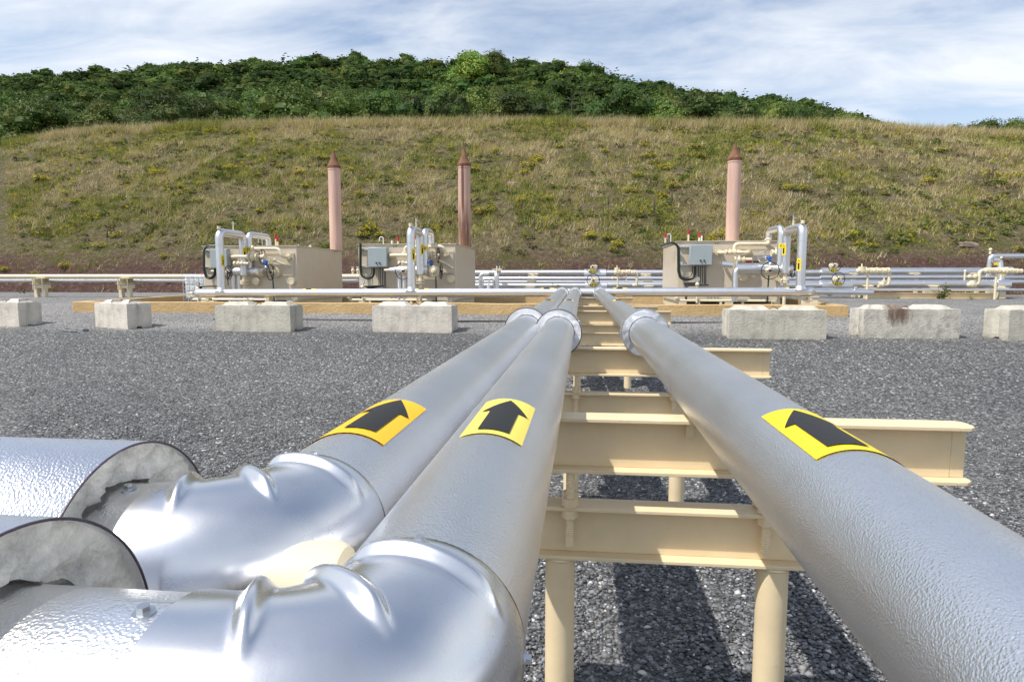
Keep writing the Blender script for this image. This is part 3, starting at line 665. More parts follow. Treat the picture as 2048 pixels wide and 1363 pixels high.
    b = MB(); b.lathe([(.04, 0), (.07, .06), (.10, .22), (mr, .34), (mr, (xb-xa)*.80), (mr+.03, (xb-xa)*.80+.01), (mr+.03, xb-xa-.08), (.05, xb-xa-.04)] if s > 0 else [(.05, .02), (mr+.02, .06), (mr+.02, (xb-xa)*.55), (mr-.02, (xb-xa)*.60), (mr-.02, xb-xa)], (xa, ym, zq), (1, 0, 0), 24); b.build('manifold', M['jacket'], root, 40)
    if s > 0:
        b = MB(); b.cyl((xa-.12, ym, zq), (xa+.02, ym, zq), .035); b.build('manifold_tip', M['cream'], root)
    else:
        b = MB(); b.tube([(xa+.3, ym-.05, zq), (xa+.02, ym-.05, zq), (xa+.02, ym-.05, .95)], .085, 18, .14); b.build('down_leg', M['jacket'], root, 50); b = MB(); b.cyl((xa+.05, ym-.05, zq+.05), (xa+.05, ym-.05, zq+.26), .04); b.cyl((xa-.35, ym+.05, zq+.13), (xa-.05, ym+.05, zq+.10), .09); b.build('instrument_stub', M['jacket'], root)
    for k_, (u, v, r) in enumerate(D['mflange']):
        p = P(*Z(u, v), ym-.02); ax = (1, 0, 0) if r < 0 else (0, 1, 0); r = abs(r); b = MB(); b.flange(p-Vector(ax)*.035, ax, r, .05, 10, .015); b.flange(p+Vector(ax)*.035, ax, r, .05, 10, .015); b.ball(p-Vector((0, .10, 0)), .09); b.cyl(p, p-Vector((0, .24, 0)), .045); b.build('flanged_valve', M['cream'], root, 25)
    if s > 0:
        for u in D['legs']:
            p = P(*Z(u, 750), ym); b = MB(); b.cyl((p.x, ym+.08, zq-.1), (p.x, ym+.08, .86), .07); b.build('down_leg', M['jacket'], root)
    # cream gas line with flanges
    for path, r in D['gas']:
        pts = [q(u, v, -d) for u, v, d in path]; b = MB(); b.tube(pts, r, 14, .14); b.flange(pts[-1]+Vector((0, .02, 0)), (pts[-1]-pts[-2]), r*1.9, .05, 8, .012); b.flange(pts[0], (pts[1]-pts[0]), r*1.9, .05, 8, .012); b.build('gas_pipe', M['cream'], root, 30)
    for u, v, r in D['bodies']:
        p = q(u, v, -.34); b = MB(); b.ball(p, r); b.flange(p+Vector((.12*1, 0, 0)), (1, 0, 0), r*1.05, .04, 8, .012); b.flange(p-Vector((.12, 0, 0)), (1, 0, 0), r*1.05, .04, 8, .012); b.cyl(p, p+Vector((.34, -.04, 0)), .04); b.cyl(p, p+Vector((0, 0, r*1.5)), r*.4); b.build('valve_body', M['cream'], root, 25)
    for u, v, dy, r, ax, rot, mat in D['wheels']:
        wheel(q(u, v, dy), ax, r, root, M[mat], 3 if mat == 'steel' else 2, rot)
    u, v = D['gauge']; p = q(u, v, -.5); b = MB(); b.ball(p, .065); b.cyl(p-Vector((0, .05, 0)), p-Vector((0, .09, 0)), .05); b.cyl(p-Vector((0, 0, .10)), p+Vector((0, 0, .03)), .045); b.build('transmitter', M['blue'], root)
    b = MB(); b.cyl(p-Vector((0, 0, .28)), p-Vector((0, 0, .08)), .015); b.ball(p+Vector((-.1, .02, .02)), .055); b.ball(p+Vector((.02, -.02, -.16)), .06); b.build('transmitter_mount', M['steel'], root)
    b = MB(); b.tube([p+Vector((.07, .3, -.12)), p+Vector((.07, .26, -.5)), (p.x+.07, p.y+.3, .9)], .022, 8); b.build('conduit', M['green'], root)
    u, v = D['pgauge']; p = q(u, v, -.55); b = MB(); b.cyl((p.x, p.y, .9), (p.x, p.y, p.z), .03); b.ball((p.x, p.y, p.z-.10), .06); b.build('gauge_post', M['cream'], root); b = MB(); b.cyl(p+Vector((0, .03, .05)), p+Vector((0, -.03, .05)), .065, n=20); b.build('pressure_gauge', M['steel'], root)
    # things on the roof
    for u, t, h in D['vents']:
        p = q(u, D['top'], .5); zh = q(u, t, .5).z; b = MB(); b.cyl((p.x, p.y, zt), (p.x, p.y, zh-.14 if h else zh), .028); vp = b.build('vent_pipe', M['cream'] if h else M['white'], root)
        if h: b = MB(); b.cyl((p.x, p.y, zh-.14), (p.x, p.y, zh), .036); b.build('vent_cap', M['red'], vp)
    u = D['goose']; p = q(u, D['top'], .5); b = MB(); b.tube([(p.x, p.y, zt), (p.x, p.y, zt+.26), (p.x-.12, p.y, zt+.26), (p.x-.12, p.y, zt+.14)], .014, 8, .05); b.build('gooseneck', M['white'], root)
    u = D['lug']; p = q(u, D['top'], 1.0); b = MB()
    for d in (-.16, .16): b.prism([(p.x+d-.08, zt), (p.x+d+.08, zt), (p.x+d+.05*(1 if d > 0 else -1), zt+.10)], p.y, p.y+.02, lambda x, z, y: (x, y, z))
    b.build('lifting_lug', M['cream'], root)
    text_on(D['mark'], q(*D['markp'], -.003), .085, root, M['ink'])
    # drip pipe along the foot
    b = MB(); xa = q(D['x0'], 900).x-.1; xb = q(D['x1'], 900).x-.6; b.tube([(xa, Yf-.5, 1.06), (xa, Yf-.5, .965), (xb, Yf-.5, .965)], .035, 10, .06); b.flange((xa, Yf-.5, 1.04), (0, 0, 1), .07, .03, 6, .01)
    for f in (.25, .5, .75): b.box(xa+(xb-xa)*f-.03, xa+(xb-xa)*f+.03, Yf-.54, Yf-.46, gz, .929)
    b.build('drip_pipe', M['cream'], root, 30)
    b = MB(); xk = q(*D['bundle']).x
    for k in range(4): b.tube([(xk, Yf-.35-.05*k, .93+.02*k), (xk, Yf-.35-.05*k, q(*D['bundle']).z), (xk+.35+.1*k, Yf-.25, q(*D['bundle']).z+.02)], .02, 8, .06)
    b.build('cable_bundle', M['black'], root)
    for u, v in D.get('signs', ()):
        p = q(u, v, -.034); b = MB(); b.box(p.x-.09, p.x+.09, p.y-.01, p.y, p.z-.06, p.z+.06); sg = b.build('notice_plate', M['white'], root); b = MB(); b.box(p.x-.085, p.x+.085, p.y-.0125, p.y-.0105, p.z-.01, p.z+.055); b.build('notice_face', M['red'] if u < 1100 else M['rusty'], sg)
    return root
Z1 = lambda x, y: (340+x*.19076, 420+y*.19076)
Z2 = lambda x, y: (660+x*.19076, 420+y*.19076)
Z3 = lambda x, y: (1280+x*.20508, 420+y*.20508)
heater('left beige line heater beside the white caged tank, pink stack without rust streaks', Z1, 18.9, 3.7, dict(x0=350, x1=1330, top=380, side=1, stack=(672.5, 500), stk_top=336, cone=300,
    pan=(415, 408, 605, 608), knobs=[(500, 560), (530, 560)], cond=[[(480, 372), (358, 378), (355, 620), (380, 712), (440, 716), (475, 680), (478, 612)], [(470, 378), (366, 386), (366, 600), (392, 698), (440, 700), (462, 670), (462, 612)], [(600, 590), (640, 650), (610, 720)], [(560, 610), (600, 640), (610, 790)]],
    plate=(880, 450, 1310, 690), covers=[(920, 745), (1285, 745)], riser=535, rtop=232, drop=770, man=640, stk1=(470, 590), stk2=(390, 500), leg2=835, l2top=255, roofx=1040, lab=412,
    man0=450, man1=1000, mflange=[(625, 640, .13), (960, 650, -.15), (1100, 650, .16)], legs=(655, 715),
    gas=[([(655, 488, .05), (655, 488, .32), (880, 488, .32), (985, 488, .32)], .05), ([(870, 405, .25), (1140, 405, .25), (1180, 490, .25), (1235, 492, .10)], .052), ([(1090, 525, .3), (1200, 570, .2), (1262, 578, .05)], .03)],
    bodies=[(872, 490, .12), (720, 560, .07)], wheels=[(970, 490, -.34, .22, (1, .04, 0), .2, 'black'), (1050, 650, -.5, .235, (1, .04, 0), .6, 'black'), (1045, 522, -.45, .09, (.2, 1, .2), .3, 'cream'), (612, 655, -.9, .20, (1, .0, 0), 1, 'black')],
    gauge=(1005, 545), pgauge=(290, 790), vents=[(1112, 253, 1), (1130, 282, 1)], goose=968, lug=1408, mark='1 H', markp=(712, 405), bundle=(395, 800)))
heater('middle beige line heater with a grey panel, stack streaked brown with rust', Z2, 19.1, 3.6, dict(x0=300, x1=1315, top=361, side=1, mid=1, stack=(929.5, 497), stk_top=332, cone=296, rust=1,
    pan=(395, 390, 600, 598), knobs=[(487, 552), (520, 552)], cond=[[(318, 352), (316, 600), (330, 690), (390, 722), (450, 700), (460, 660), (460, 605)], [(330, 356), (330, 600), (345, 672), (390, 700), (430, 680), (438, 650), (438, 605)], [(514, 600), (514, 800), (370, 800)], [(530, 600), (532, 806), (372, 806)], [(548, 600), (552, 806), (380, 812)], [(566, 600), (570, 812), (392, 816)], [(578, 600), (586, 818), (400, 820)]],
    plate=(995, 430, 1300, 668), covers=[(1275, 722)], riser=853, rtop=205, drop=945, man=628, stk1=(405, 530), stk2=(350, 470), leg2=995, l2top=218, roofx=1065, lab=402,
    man0=600, man1=1045, mflange=[(785, 640, .13), (1095, 640, .16)], legs=(720, 772),
    gas=[([(640, 473, .05), (640, 473, .30), (820, 473, .30), (1030, 473, .30)], .05), ([(790, 450, .2), (790, 385, .2), (1185, 382, .2), (1215, 470, .12)], .055), ([(1120, 520, .3), (1200, 550, .2), (1275, 600, .05)], .028)],
    bodies=[(1030, 472, .12), (768, 560, .07)], wheels=[(1135, 473, -.34, .22, (1, .02, 0), .2, 'black'), (1165, 640, -.5, .22, (1, .05, 0), .7, 'black'), (765, 640, -.95, .23, (.1, 1, 0), .9, 'black')],
    gauge=(1062, 545), pgauge=(340, 770), vents=[(713, 278, 1), (650, 320, 0), (898, 255, 1)], goose=560, lug=1180, mark='2 H', markp=(682, 388), bundle=(375, 800)))
heater('right beige line heater with a grey panel, its tall pipes on the right', Z3, 19.5, 3.6, dict(x0=370, x1=1380, top=306, side=-1, stack=(1463.5, 480), stk_top=321, cone=285, stk=.7, sr=.212,
    pan=(488, 338, 704, 537), knobs=[(590, 490), (625, 490)], cond=[[(200, 350), (372, 296), (374, 590), (392, 660), (440, 682), (520, 668), (538, 620), (538, 545)], [(210, 356), (388, 300), (390, 590), (408, 650), (445, 664), (490, 650), (512, 610), (512, 545)], [(571, 540), (575, 705), (430, 712)], [(588, 540), (592, 716), (430, 720)], [(608, 540), (612, 724), (432, 726)], [(626, 540), (630, 728), (436, 732)], [(643, 540), (640, 732), (440, 736)]],
    plate=(960, 370, 1345, 610), covers=[(1000, 658), (1350, 662)], riser=1565, rtop=165, drop=1420, man=572, stk1=(470, 592), stk2=(325, 440), leg2=1365, l2top=172, roofx=1245, lab=350,
    man0=930, man1=1500, mflange=[(1240, 590, .13), (1425, 575, .1)], legs=(),
    gas=[([(770, 415, .05), (770, 415, .30), (900, 415, .30), (1062, 415, .30), (1062, 415, .06)], .05), ([(920, 400, .2), (925, 330, .2), (1250, 330, .2), (1250, 305, .1)], .055), ([(968, 480, .35), (968, 440, .35), (968, 410, .3)], .035)],
    bodies=[(880, 412, .075), (968, 480, .075), (1330, 420, .10)], wheels=[(1270, 590, -.95, .235, (.12, 1, 0), 1.57, 'black'), (1488, 580, -.5, .22, (1, 0, 0), .5, 'black'), (1210, 455, -.5, .16, (.2, 1, 0), .3, 'steel')],
    gauge=(1262, 470), pgauge=(560, 690), vents=[(248, 222, 1), (472, 190, 1), (578, 219, 1), (600, 250, 0)], goose=300, lug=1130, mark='4 H', markp=(750, 332), bundle=(430, 735), signs=[(1060, 512), (1130, 512)]))

# ------------------------------------------------------------------ tan containment walls
def berm(label, pxl, pxr, yb):
    a = P(pxl, 620, 16.95).x; c = P(pxr, 620, 16.95).x; y0 = 16.95; t = thing('containment_wall', ((a+c)/2, y0, ground_z(0, y0)), label, 'low wall', 'tan containment walls round the heaters'); t['kind'] = 'thing'
    def run(name, x0, x1, y0, y1):
        n = max(2, int(max(x1-x0, y1-y0)/.35)); alongx = (x1-x0) > (y1-y0); b = MB(); vs = []
        for i in range(n+1):
            f = i/n; j = lambda k: mnoise.noise(Vector((f*n*.5, k, x0*3+y0)))*.018
            if alongx: X = x0+(x1-x0)*f; ring = [(X, y0+j(1), 0), (X, y0+j(2)*.7, 1), (X, y1+j(3), 1), (X, y1+j(4), 0)]
            else: Yv = y0+(y1-y0)*f; ring = [(x0+j(1), Yv, 0), (x0+j(2)*.7, Yv, 1), (x1+j(3), Yv, 1), (x1+j(4), Yv, 0)]
            vs += [(x, y, (ground_z(x, y)-.05) if k == 0 else ground_z(0, max(y, 17))+.275+j(5)) for x, y, k in ring]
        fs = [(4*i+k, 4*i+k+1, 4*i+k+5, 4*i+k+4) for i in range(n) for k in range(3)]+[(0, 3, 2, 1), (4*n, 4*n+1, 4*n+2, 4*n+3)]
        b.add(vs, fs); b.build(name, M['berm'], t, 40, bevel=.012)
    run('front_wall', a, c, y0, y0+.28); run('side_wall', a+.003, a+.26, y0+.2805, yb); run('side_wall', c-.26, c-.003, y0+.2805, yb); run('back_wall', a, c, yb+.0005, yb+.26)
berm('long tan containment wall around the left and middle heaters', 145, 1112, 23.2)
berm('short tan containment wall around the right heater', 1232, 1697, 23.2)

# ------------------------------------------------------------------ concrete blocks
def block(name_px, Y, L, yaw, mat, label, seed, py, ring=True):
    """ name_px: pixel column of the near front corner's middle """
    x = P(name_px, py, Y).x; z0 = ground_z(x, Y)-.015; H = .61; W = .61
    t = thing('concrete_block', (x, Y+W/2, z0), label, 'concrete block', 'concrete blocks in a row on the gravel'); t.rotation_euler = (0, 0, R(yaw))
    b = MB(); n = max(6, int(L/.06)); prof = []
    def seg(p, q_, k): return [(p[0]+(q_[0]-p[0])*i/k, p[1]+(q_[1]-p[1])*i/k) for i in range(k)]
    # plan outline with a vertical V groove in each end
    l = L/2; w_ = W/2
    out = seg((-l, -w_), (l, -w_), n)+seg((l, -w_), (l, -.09), 4)+seg((l, -.09), (l-.07, 0), 2)+seg((l-.07, 0), (l, .09), 2)+seg((l, .09), (l, w_), 4)+seg((l, w_), (-l, w_), n)+seg((-l, w_), (-l, .09), 4)+seg((-l, .09), (-l+.07, 0), 2)+seg((-l+.07, 0), (-l, -.09), 2)+seg((-l, -.09), (-l, -w_), 4)
    rows = 11; vs = []; fs = []; m = len(out)
    def wob(v, amp):
        p = Vector(v)*3.2+Vector((seed*7, seed, 0)); q2 = Vector(v)*11+Vector((seed, 0, 5)); return amp*(mnoise.noise(p)+.7*mnoise.noise(q2))
    for i in range(rows+1):
        for (px_, py_) in out:
            zz = H*i/rows; e = 1-.012*(i in (0, rows)); v = (px_*e, py_*e, zz); k = 1+wob(v, .016)
            if abs(py_) < .13 and i == 0 and abs(px_) > l-.1: zz += .07*(1-abs(py_)/.13)
            vs.append((px_*e*(1+wob((v[0], v[1], v[2]+9), .008)), py_*e*k, zz+wob(v, .012)*(i == rows)))
    for i in range(rows):
        for j in range(m): j2 = (j+1) % m; fs.append((i*m+j, i*m+j2, (i+1)*m+j2, (i+1)*m+j))
    c = len(vs); vs.append((0, 0, H)); fs += [(rows*m+j, rows*m+(j+1) % m, c) for j in range(m)]; c2 = len(vs); vs.append((0, 0, .0)); fs += [((j+1) % m, j, c2) for j in range(m)]
    b.add(vs, fs)
    bo = b.build('body', mat, t, 38, loc=(0, 0, 0)); bo.location = (0, 0, 0)
    for s0, s1 in ((-l+.10, -.14), (.14, l-.10)):      # raised key on the top, open in the middle for the lifting loop
        b = MB(); a0, a1, h = .20, .11, .085; e = .09; k = 6; vs = []
        for i in range(k+1):
            xx = s0+(s1-s0)*i/k
            for yy, zz, d in ((-a0, 0, 0), (-a1, h, 1), (a1, h, 1), (a0, 0, 0)):
                xe = xx+(e if i == 0 and d else 0)-(e if i == k and d else 0); vs.append((xe, yy+wob((xe, yy, zz), .012), H-.008+zz+wob((xe, yy, 3), .012)))
        b.add(vs, [(4*i+j, 4*i+j+1, 4*i+j+5, 4*i+j+4) for i in range(k) for j in range(3)]+[(3, 2, 1, 0), (4*k, 4*k+1, 4*k+2, 4*k+3)]); o = b.build('key', mat, t, 38, loc=(0, 0, 0)); o.location = (0, 0, 0)
    if ring:
        b = MB(); b.tube([(-.09, 0, H-.03)]+[(-.09+.18*i/8, 0, H+.055*math.sin(math.pi*i/8)) for i in range(9)]+[(.09, 0, H-.03)], .009, 8); o = b.build('lifting_loop', M['rusty'], t, loc=(0, 0, 0)); o.location = (0, 0, 0)
    return t
block(-2, 14.4, 1.30, -7, M['conc_warm'], 'concrete block cut by the left edge of the photo', 1, 640)
block(229, 14.3, 1.24, -20, M['conc_warm'], 'short cracked concrete block turned to show its grooved end', 2, 640)
block(506, 14.0, 1.86, -3, M['conc_grey'], 'plain grey concrete block in front of the left heater', 3, 640)
block(824, 14.1, 1.84, -2, M['conc_warm'], 'pale warm concrete block with a chip, in front of the middle heater', 4, 640)
block(1555, 13.6, 1.93, 2, M['conc_grey'], 'plain grey concrete block in front of the right heater', 5, 640)
block(1822, 13.9, 1.92, 4, M['conc_stain'], 'concrete block with a brown rust stain down its face', 6, 640)
block(2098, 13.9, 1.86, 12, M['conc_grey'], 'concrete block cut by the right edge of the photo', 8, 640)
# ------------------------------------------------------------------ pipe racks behind the heaters
def hpipe(label, segs, Y, mat, zfun=None):
    """ segs: (px0, px1, y centre, half thickness px) laid end to end at distance Y """
    a = P(segs[0][0], segs[0][2], Y); t = thing('rack_pipe', (a.x, Y, a.z), label, 'pipe', 'pipes on the low rack at the foot of the bank')
    for i, (p0, p1, yc, h) in enumerate(segs):
        mid = P((p0+p1)/2, yc, Y); x0 = P(p0, yc, Y).x; x1 = P(p1, yc, Y).x; r = h*Y/1290
        b = MB(); n = max(1, int((x1-x0)/2.4)); pr = [(1e-4, 0), (r, .001)]
        for k in range(1, n): u = (x1-x0)*k/n; pr += [(r, u), (r+.006, u+.005), (r+.006, u+.06), (r, u+.065)]
        pr += [(r, x1-x0-.001), (1e-4, x1-x0)]; b.lathe(pr, (x0, Y, mid.z), (1, 0, 0), 20); b.build('jacket' if mat is M['jacket'] else 'pipe_wall', mat, t, 40)
    return t
def part(t, name, mat, fn, ang=30):
    b = MB(); fn(b); return b.build(name, mat, t, ang)
lc = hpipe('long cream pipe on low stands at the left, above a thinner silver one', [(-160, 740, 552.6, 4.6)], 26.5, M['cream'])
for px in (706, 716): p = P(px, 549, 26.5); part(lc, 'vent_valve', M['cream'], lambda b: (b.cyl(p, p+Vector((0, 0, .12)), .05), b.ball(p+Vector((0, 0, .18)), .075), b.cyl(p+Vector((0, 0, .22)), p+Vector((0, 0, .34)), .03, .06)))
hpipe('thin silver pipe running just under the cream pipe at the left', [(-160, 740, 561.2, 3.4)], 26.7, M['jacket'])
for px, lab in ((-95, 'low cream stand cut off beyond the left edge'), (84, 'low two-legged cream stand under the left end of the cream pipe'), (253, 'low two-legged cream stand between the short block and the caged tank'), (560, 'low cream stand hidden behind the left heater')):
    c = P(px, 560, 26.5); gz = ground_z(0, 26.5); t = thing('pipe_stand', (c.x, 26.5, gz), lab, 'pipe support', 'low cream stands under the cream pipe'); zt = P(px, 557, 26.5).z
    part(t, 'top_beam', M['cream'], lambda b: b.ibeam((c.x-.02, 26.1, zt-.12), (c.x-.02, 26.95, zt-.12), .22, .42)); part(t, 'lower_beam', M['cream'], lambda b: b.box(c.x-.24, c.x+.24, 26.3, 26.7, zt-.42, zt-.26))
    for d in (-.19, .19):
        part(t, 'leg', M['cream'], lambda b: b.box(c.x+d-.075, c.x+d+.075, 26.32, 26.5, gz-.05, zt-.4205)); part(t, 'threaded_rod', M['cream'], lambda b: b.cyl((c.x+d*1.15, 26.25, zt-.5), (c.x+d*1.15, 26.25, zt-.02), .025, n=8))
# right hand rack
def valve_wheel(t, px, py, Y, rpx):
    c = P(px, py, Y-.55); r = rpx*Y/1290; w_ = wheel(c, (.1, -1, .05), r, t, M['black'], 3, .5); w_.data.materials[0] = M['black']
    part(t, 'valve_stem', M['cream'], lambda b: (b.cyl(c, c+Vector((0, .5, 0)), .045), b.cyl(c+Vector((.14, .2, .02)), c+Vector((.14, .45, .02)), .085), b.cyl(c+Vector((0, .25, 0)), c+Vector((0, .4, 0)), .10)))
    e = c+Vector((.0, .02, -r*.72)); lb = part(t, 'label', M['yellow_r'], lambda b: b.box(e.x-.16, e.x+.16, e.y-.004, e.y, e.z-.06, e.z+.06)); part(lb, 'lettering', M['ink'], lambda b: [b.box(e.x-.12+k*.07, e.x-.08+k*.07, e.y-.007, e.y-.0045, e.z-.03, e.z+.03) for k in range(4)])
tA = hpipe('rearmost silver pipe on the rack below the bank, with a wide valve jacket', [(925, 1168, 545, 5.2), (1168.2, 1212, 548, 10), (1212.2, 1640, 545, 5.4), (1640.2, 1694, 545, 9.5), (1694.2, 2004, 542.6, 7), (2004.2, 2022, 543, 9)], 30.0, M['jacket'])
valve_wheel(tA, 1185, 533.5, 30.0, 12); valve_wheel(tA, 1669, 530.5, 30.0, 12)
hpipe('second silver pipe from the back on the rack', [(925, 1640, 556.5, 3.8), (1640.2, 2150, 554, 3.9)], 29.3, M['jacket'])
tC = hpipe('thick front silver pipe on the rack, with a wide valve jacket', [(925, 1170, 570.5, 4.6), (1170.2, 1214, 572, 8.5), (1214.2, 1640, 569.5, 5.2), (1640.2, 1702, 571, 10), (1702.2, 1990, 567.5, 7.6), (1990.2, 2017, 569, 10)], 28.4, M['jacket'])
valve_wheel(tC, 1186.5, 560, 28.4, 12); valve_wheel(tC, 1677, 557.5, 28.4, 12)
hpipe('slim silver pipe low on the rack, half hidden behind the thick one', [(925, 1640, 563.5, 2.6), (1640.2, 2150, 563, 3.5)], 29.0, M['jacket'])
hpipe('lowest silver pipe at the front of the rack', [(1600, 2150, 579, 2.6)], 28.0, M['jacket'])
for px, lab in ((1063, 'cream rack frame seen left of the far pipe ends'), (1295, 'cream rack frame beside the right heater'), (1724, 'cream rack frame beneath the first valve cluster on the right'), (1852, 'cream rack frame between the two valve clusters'), (1978, 'cream rack frame under the tall silver elbows')):
    c = P(px, 560, 29); gz = ground_z(0, 29); t = thing('pipe_rack', (c.x, 29, gz), lab, 'pipe support', 'cream frames of the low rack')
    part(t, 'column', M['cream'], lambda b: (b.box(c.x-.14, c.x+.14, 28.75, 28.95, gz, P(px, 561.5, 28.8).z), b.box(c.x-.20, c.x+.20, 28.70, 28.97, P(px, 561.5, 28.8).z, P(px, 561.5, 28.8).z+.03)))
    part(t, 'rear_column', M['cream'], lambda b: b.box(c.x-.06, c.x+.06, 29.75, 29.88, gz, P(px, 549, 29.8).z)); part(t, 'saddle', M['cream'], lambda b: b.box(c.x-.22, c.x+.22, 29.7, 30.1, P(px, 550.5, 29.9).z-.04, P(px, 550.5, 29.9).z))
    part(t, 'front_bracket', M['cream'], lambda b: (b.box(c.x-.12, c.x+.12, 28.05, 28.25, gz, P(px, 576.5, 28.2).z), b.box(c.x-.2, c.x+.2, 28.0, 28.3, P(px, 576.5, 28.2).z, P(px, 576.5, 28.2).z+.03)))
gz = ground_z(0, 28); a = P(1727, 585, 27.9).x; c = P(1992, 585, 27.9).x; t = thing('skid_beam', ((a+c)/2, 27.9, gz), 'long cream skid beam on the gravel under the right rack', 'beam')
part(t, 'web', M['beam'], lambda b: b.ibeam((a, 27.9, gz+.12), (c, 27.9, gz+.12), .24, .16))
def cluster(label, px, py, Y, kind):
    p = P(px, py, Y); t = thing('valve_cluster', (p.x, Y, p.z), label, 'valve', 'cream valve clusters on the rack')
    k = Y/1290.
    def X(q): return P(q, py, Y).x
    def Zz(q): return P(px, q, Y).z
    if kind == 0:                                     # right rack, first
        part(t, 'valve_chain', M['cream'], lambda b: [(b.ball((X(q), Y, Zz(541.5)), r*k), b.flange((X(q)+.12, Y, Zz(541.5)), (1, 0, 0), r*k*1.15, .05, 8, .02)) for q, r in ((1717, 5), (1724, 6.4), (1734, 5.4), (1746, 5.8), (1758, 5.2), (1769, 5.6))])
        part(t, 'actuator', M['cream'], lambda b: (b.cyl((X(1723), Y, Zz(541)), (X(1723), Y, Zz(533)), .13), b.cyl((X(1723), Y, Zz(533)), (X(1723), Y, Zz(527)), .03)))
        part(t, 'down_pipe', M['cream'], lambda b: b.tube([(X(1770), Y, Zz(541.5)), (X(1779), Y, Zz(541.5)), (X(1779), Y, Zz(569)), (X(1768), Y, Zz(569))], 3*k, 14, .22))
        part(t, 'lower_valve', M['cream'], lambda b: (b.ball((X(1765), Y, Zz(569)), 5.5*k), b.flange((X(1760), Y, Zz(569)), (1, 0, 0), 5.5*k, .06, 8, .02), b.cyl((X(1769), Y, Zz(566)), (X(1769), Y, Zz(555)), .03), b.cyl((X(1769), Y, Zz(564)), (X(1769), Y, Zz(560)), .09)))
        part(t, 'prop', M['cream'], lambda b: b.cyl((X(1736), Y, ground_z(0, Y)), (X(1736), Y, Zz(541)), 2.1*k))
    elif kind == 1:                                   # right rack, second
        part(t, 'valve_chain', M['cream'], lambda b: [(b.ball((X(q), Y, Zz(yv)), r*k), b.flange((X(q)+.1, Y, Zz(yv)), (1, 0, 0), r*k*1.1, .05, 8, .02)) for q, yv, r in ((1972, 541, 5.5), (1982, 541, 5.0), (1992, 541, 5.6), (2006, 541.5, 6.2), (2018, 541.5, 5), (2027, 542, 4.4), (2036, 542, 3.6))])
        part(t, 'down_pipe', M['cream'], lambda b: b.tube([(X(1972), Y, Zz(541)), (X(1959), Y, Zz(541)), (X(1959), Y, Zz(568)), (X(1948), Y, Zz(569))], 3*k, 14, .26))
        part(t, 'lower_valve', M['cream'], lambda b: (b.ball((X(1941), Y, Zz(569)), 5*k), b.ball((X(1950), Y, Zz(569)), 5.5*k), b.flange((X(1945), Y, Zz(569)), (1, 0, 0), 6*k, .06, 8, .02), b.cyl((X(1947), Y, Zz(569)), (X(1947), Y, Zz(560)), .12)))
        part(t, 'side_valves', M['cream'], lambda b: (b.ball((X(1940), Y, Zz(553)), 4*k), b.ball((X(1951), Y, Zz(552.5)), 4.3*k), b.cyl((X(1930), Y, Zz(553)), (X(1956), Y, Zz(553)), 1.3*k)))
        part(t, 'relief_valve', M['cream'], lambda b: (b.cyl((X(1930), Y, Zz(561)), (X(1930), Y, Zz(543)), 1.6*k), b.cyl((X(1930), Y, Zz(543)), (X(1930), Y, Zz(538.5)), 2.5*k, .6*k)))
        part(t, 'prop', M['cream'], lambda b: b.cyl((X(1993), Y, ground_z(0, Y)), (X(1993), Y, Zz(541)), 2.2*k))
    else:                                             # centre, seen between the heaters
        part(t, 'valve_chain', M['cream'], lambda b: [(b.ball((X(q), Y, Zz(yv)), r*k), b.flange((X(q)+.1, Y, Zz(yv)), (1, 0, 0), r*k*1.1, .05, 8, .02)) for q, yv, r in ((1233, 544, 5.5), (1240, 545, 5), (1248, 544, 4), (1254, 544, 4.6), (1264, 545, 4.6))])
        part(t, 'actuator', M['cream'], lambda b: (b.cyl((X(1234), Y, Zz(544)), (X(1234), Y, Zz(535)), .11), b.cyl((X(1234), Y, Zz(535)), (X(1234), Y, Zz(531)), .025)))
        part(t, 'down_pipe', M['cream'], lambda b: (b.tube([(X(1264), Y, Zz(545)), (X(1274), Y, Zz(545)), (X(1274), Y, Zz(571)), (X(1268), Y, Zz(571))], 2.4*k, 14, .2), b.ball((X(1269), Y, Zz(570)), 3.6*k)))
        part(t, 'side_valves', M['cream'], lambda b: (b.cyl((X(1222), Y, Zz(556)), (X(1252), Y, Zz(556)), 1.2*k), b.ball((X(1226), Y, Zz(556.5)), 3.0*k), b.ball((X(1243), Y, Zz(555)), 3.0*k), b.cyl((X(1253), Y, Zz(561)), (X(1253), Y, Zz(546)), 1.3*k)))
        part(t, 'prop', M['cream'], lambda b: b.cyl((X(1235.5), Y, ground_z(0, Y)), (X(1235.5), Y, Zz(544)), 1.6*k))
cluster('cream valve cluster with a looped down pipe, just right of the right heater', 1740, 545, 27.4, 0)
cluster('cream valve cluster beneath the tall silver elbows near the right edge', 1980, 545, 27.4, 1)
cluster('small cream valve cluster on the rack between the middle and right heaters', 1250, 545, 27.6, 2)
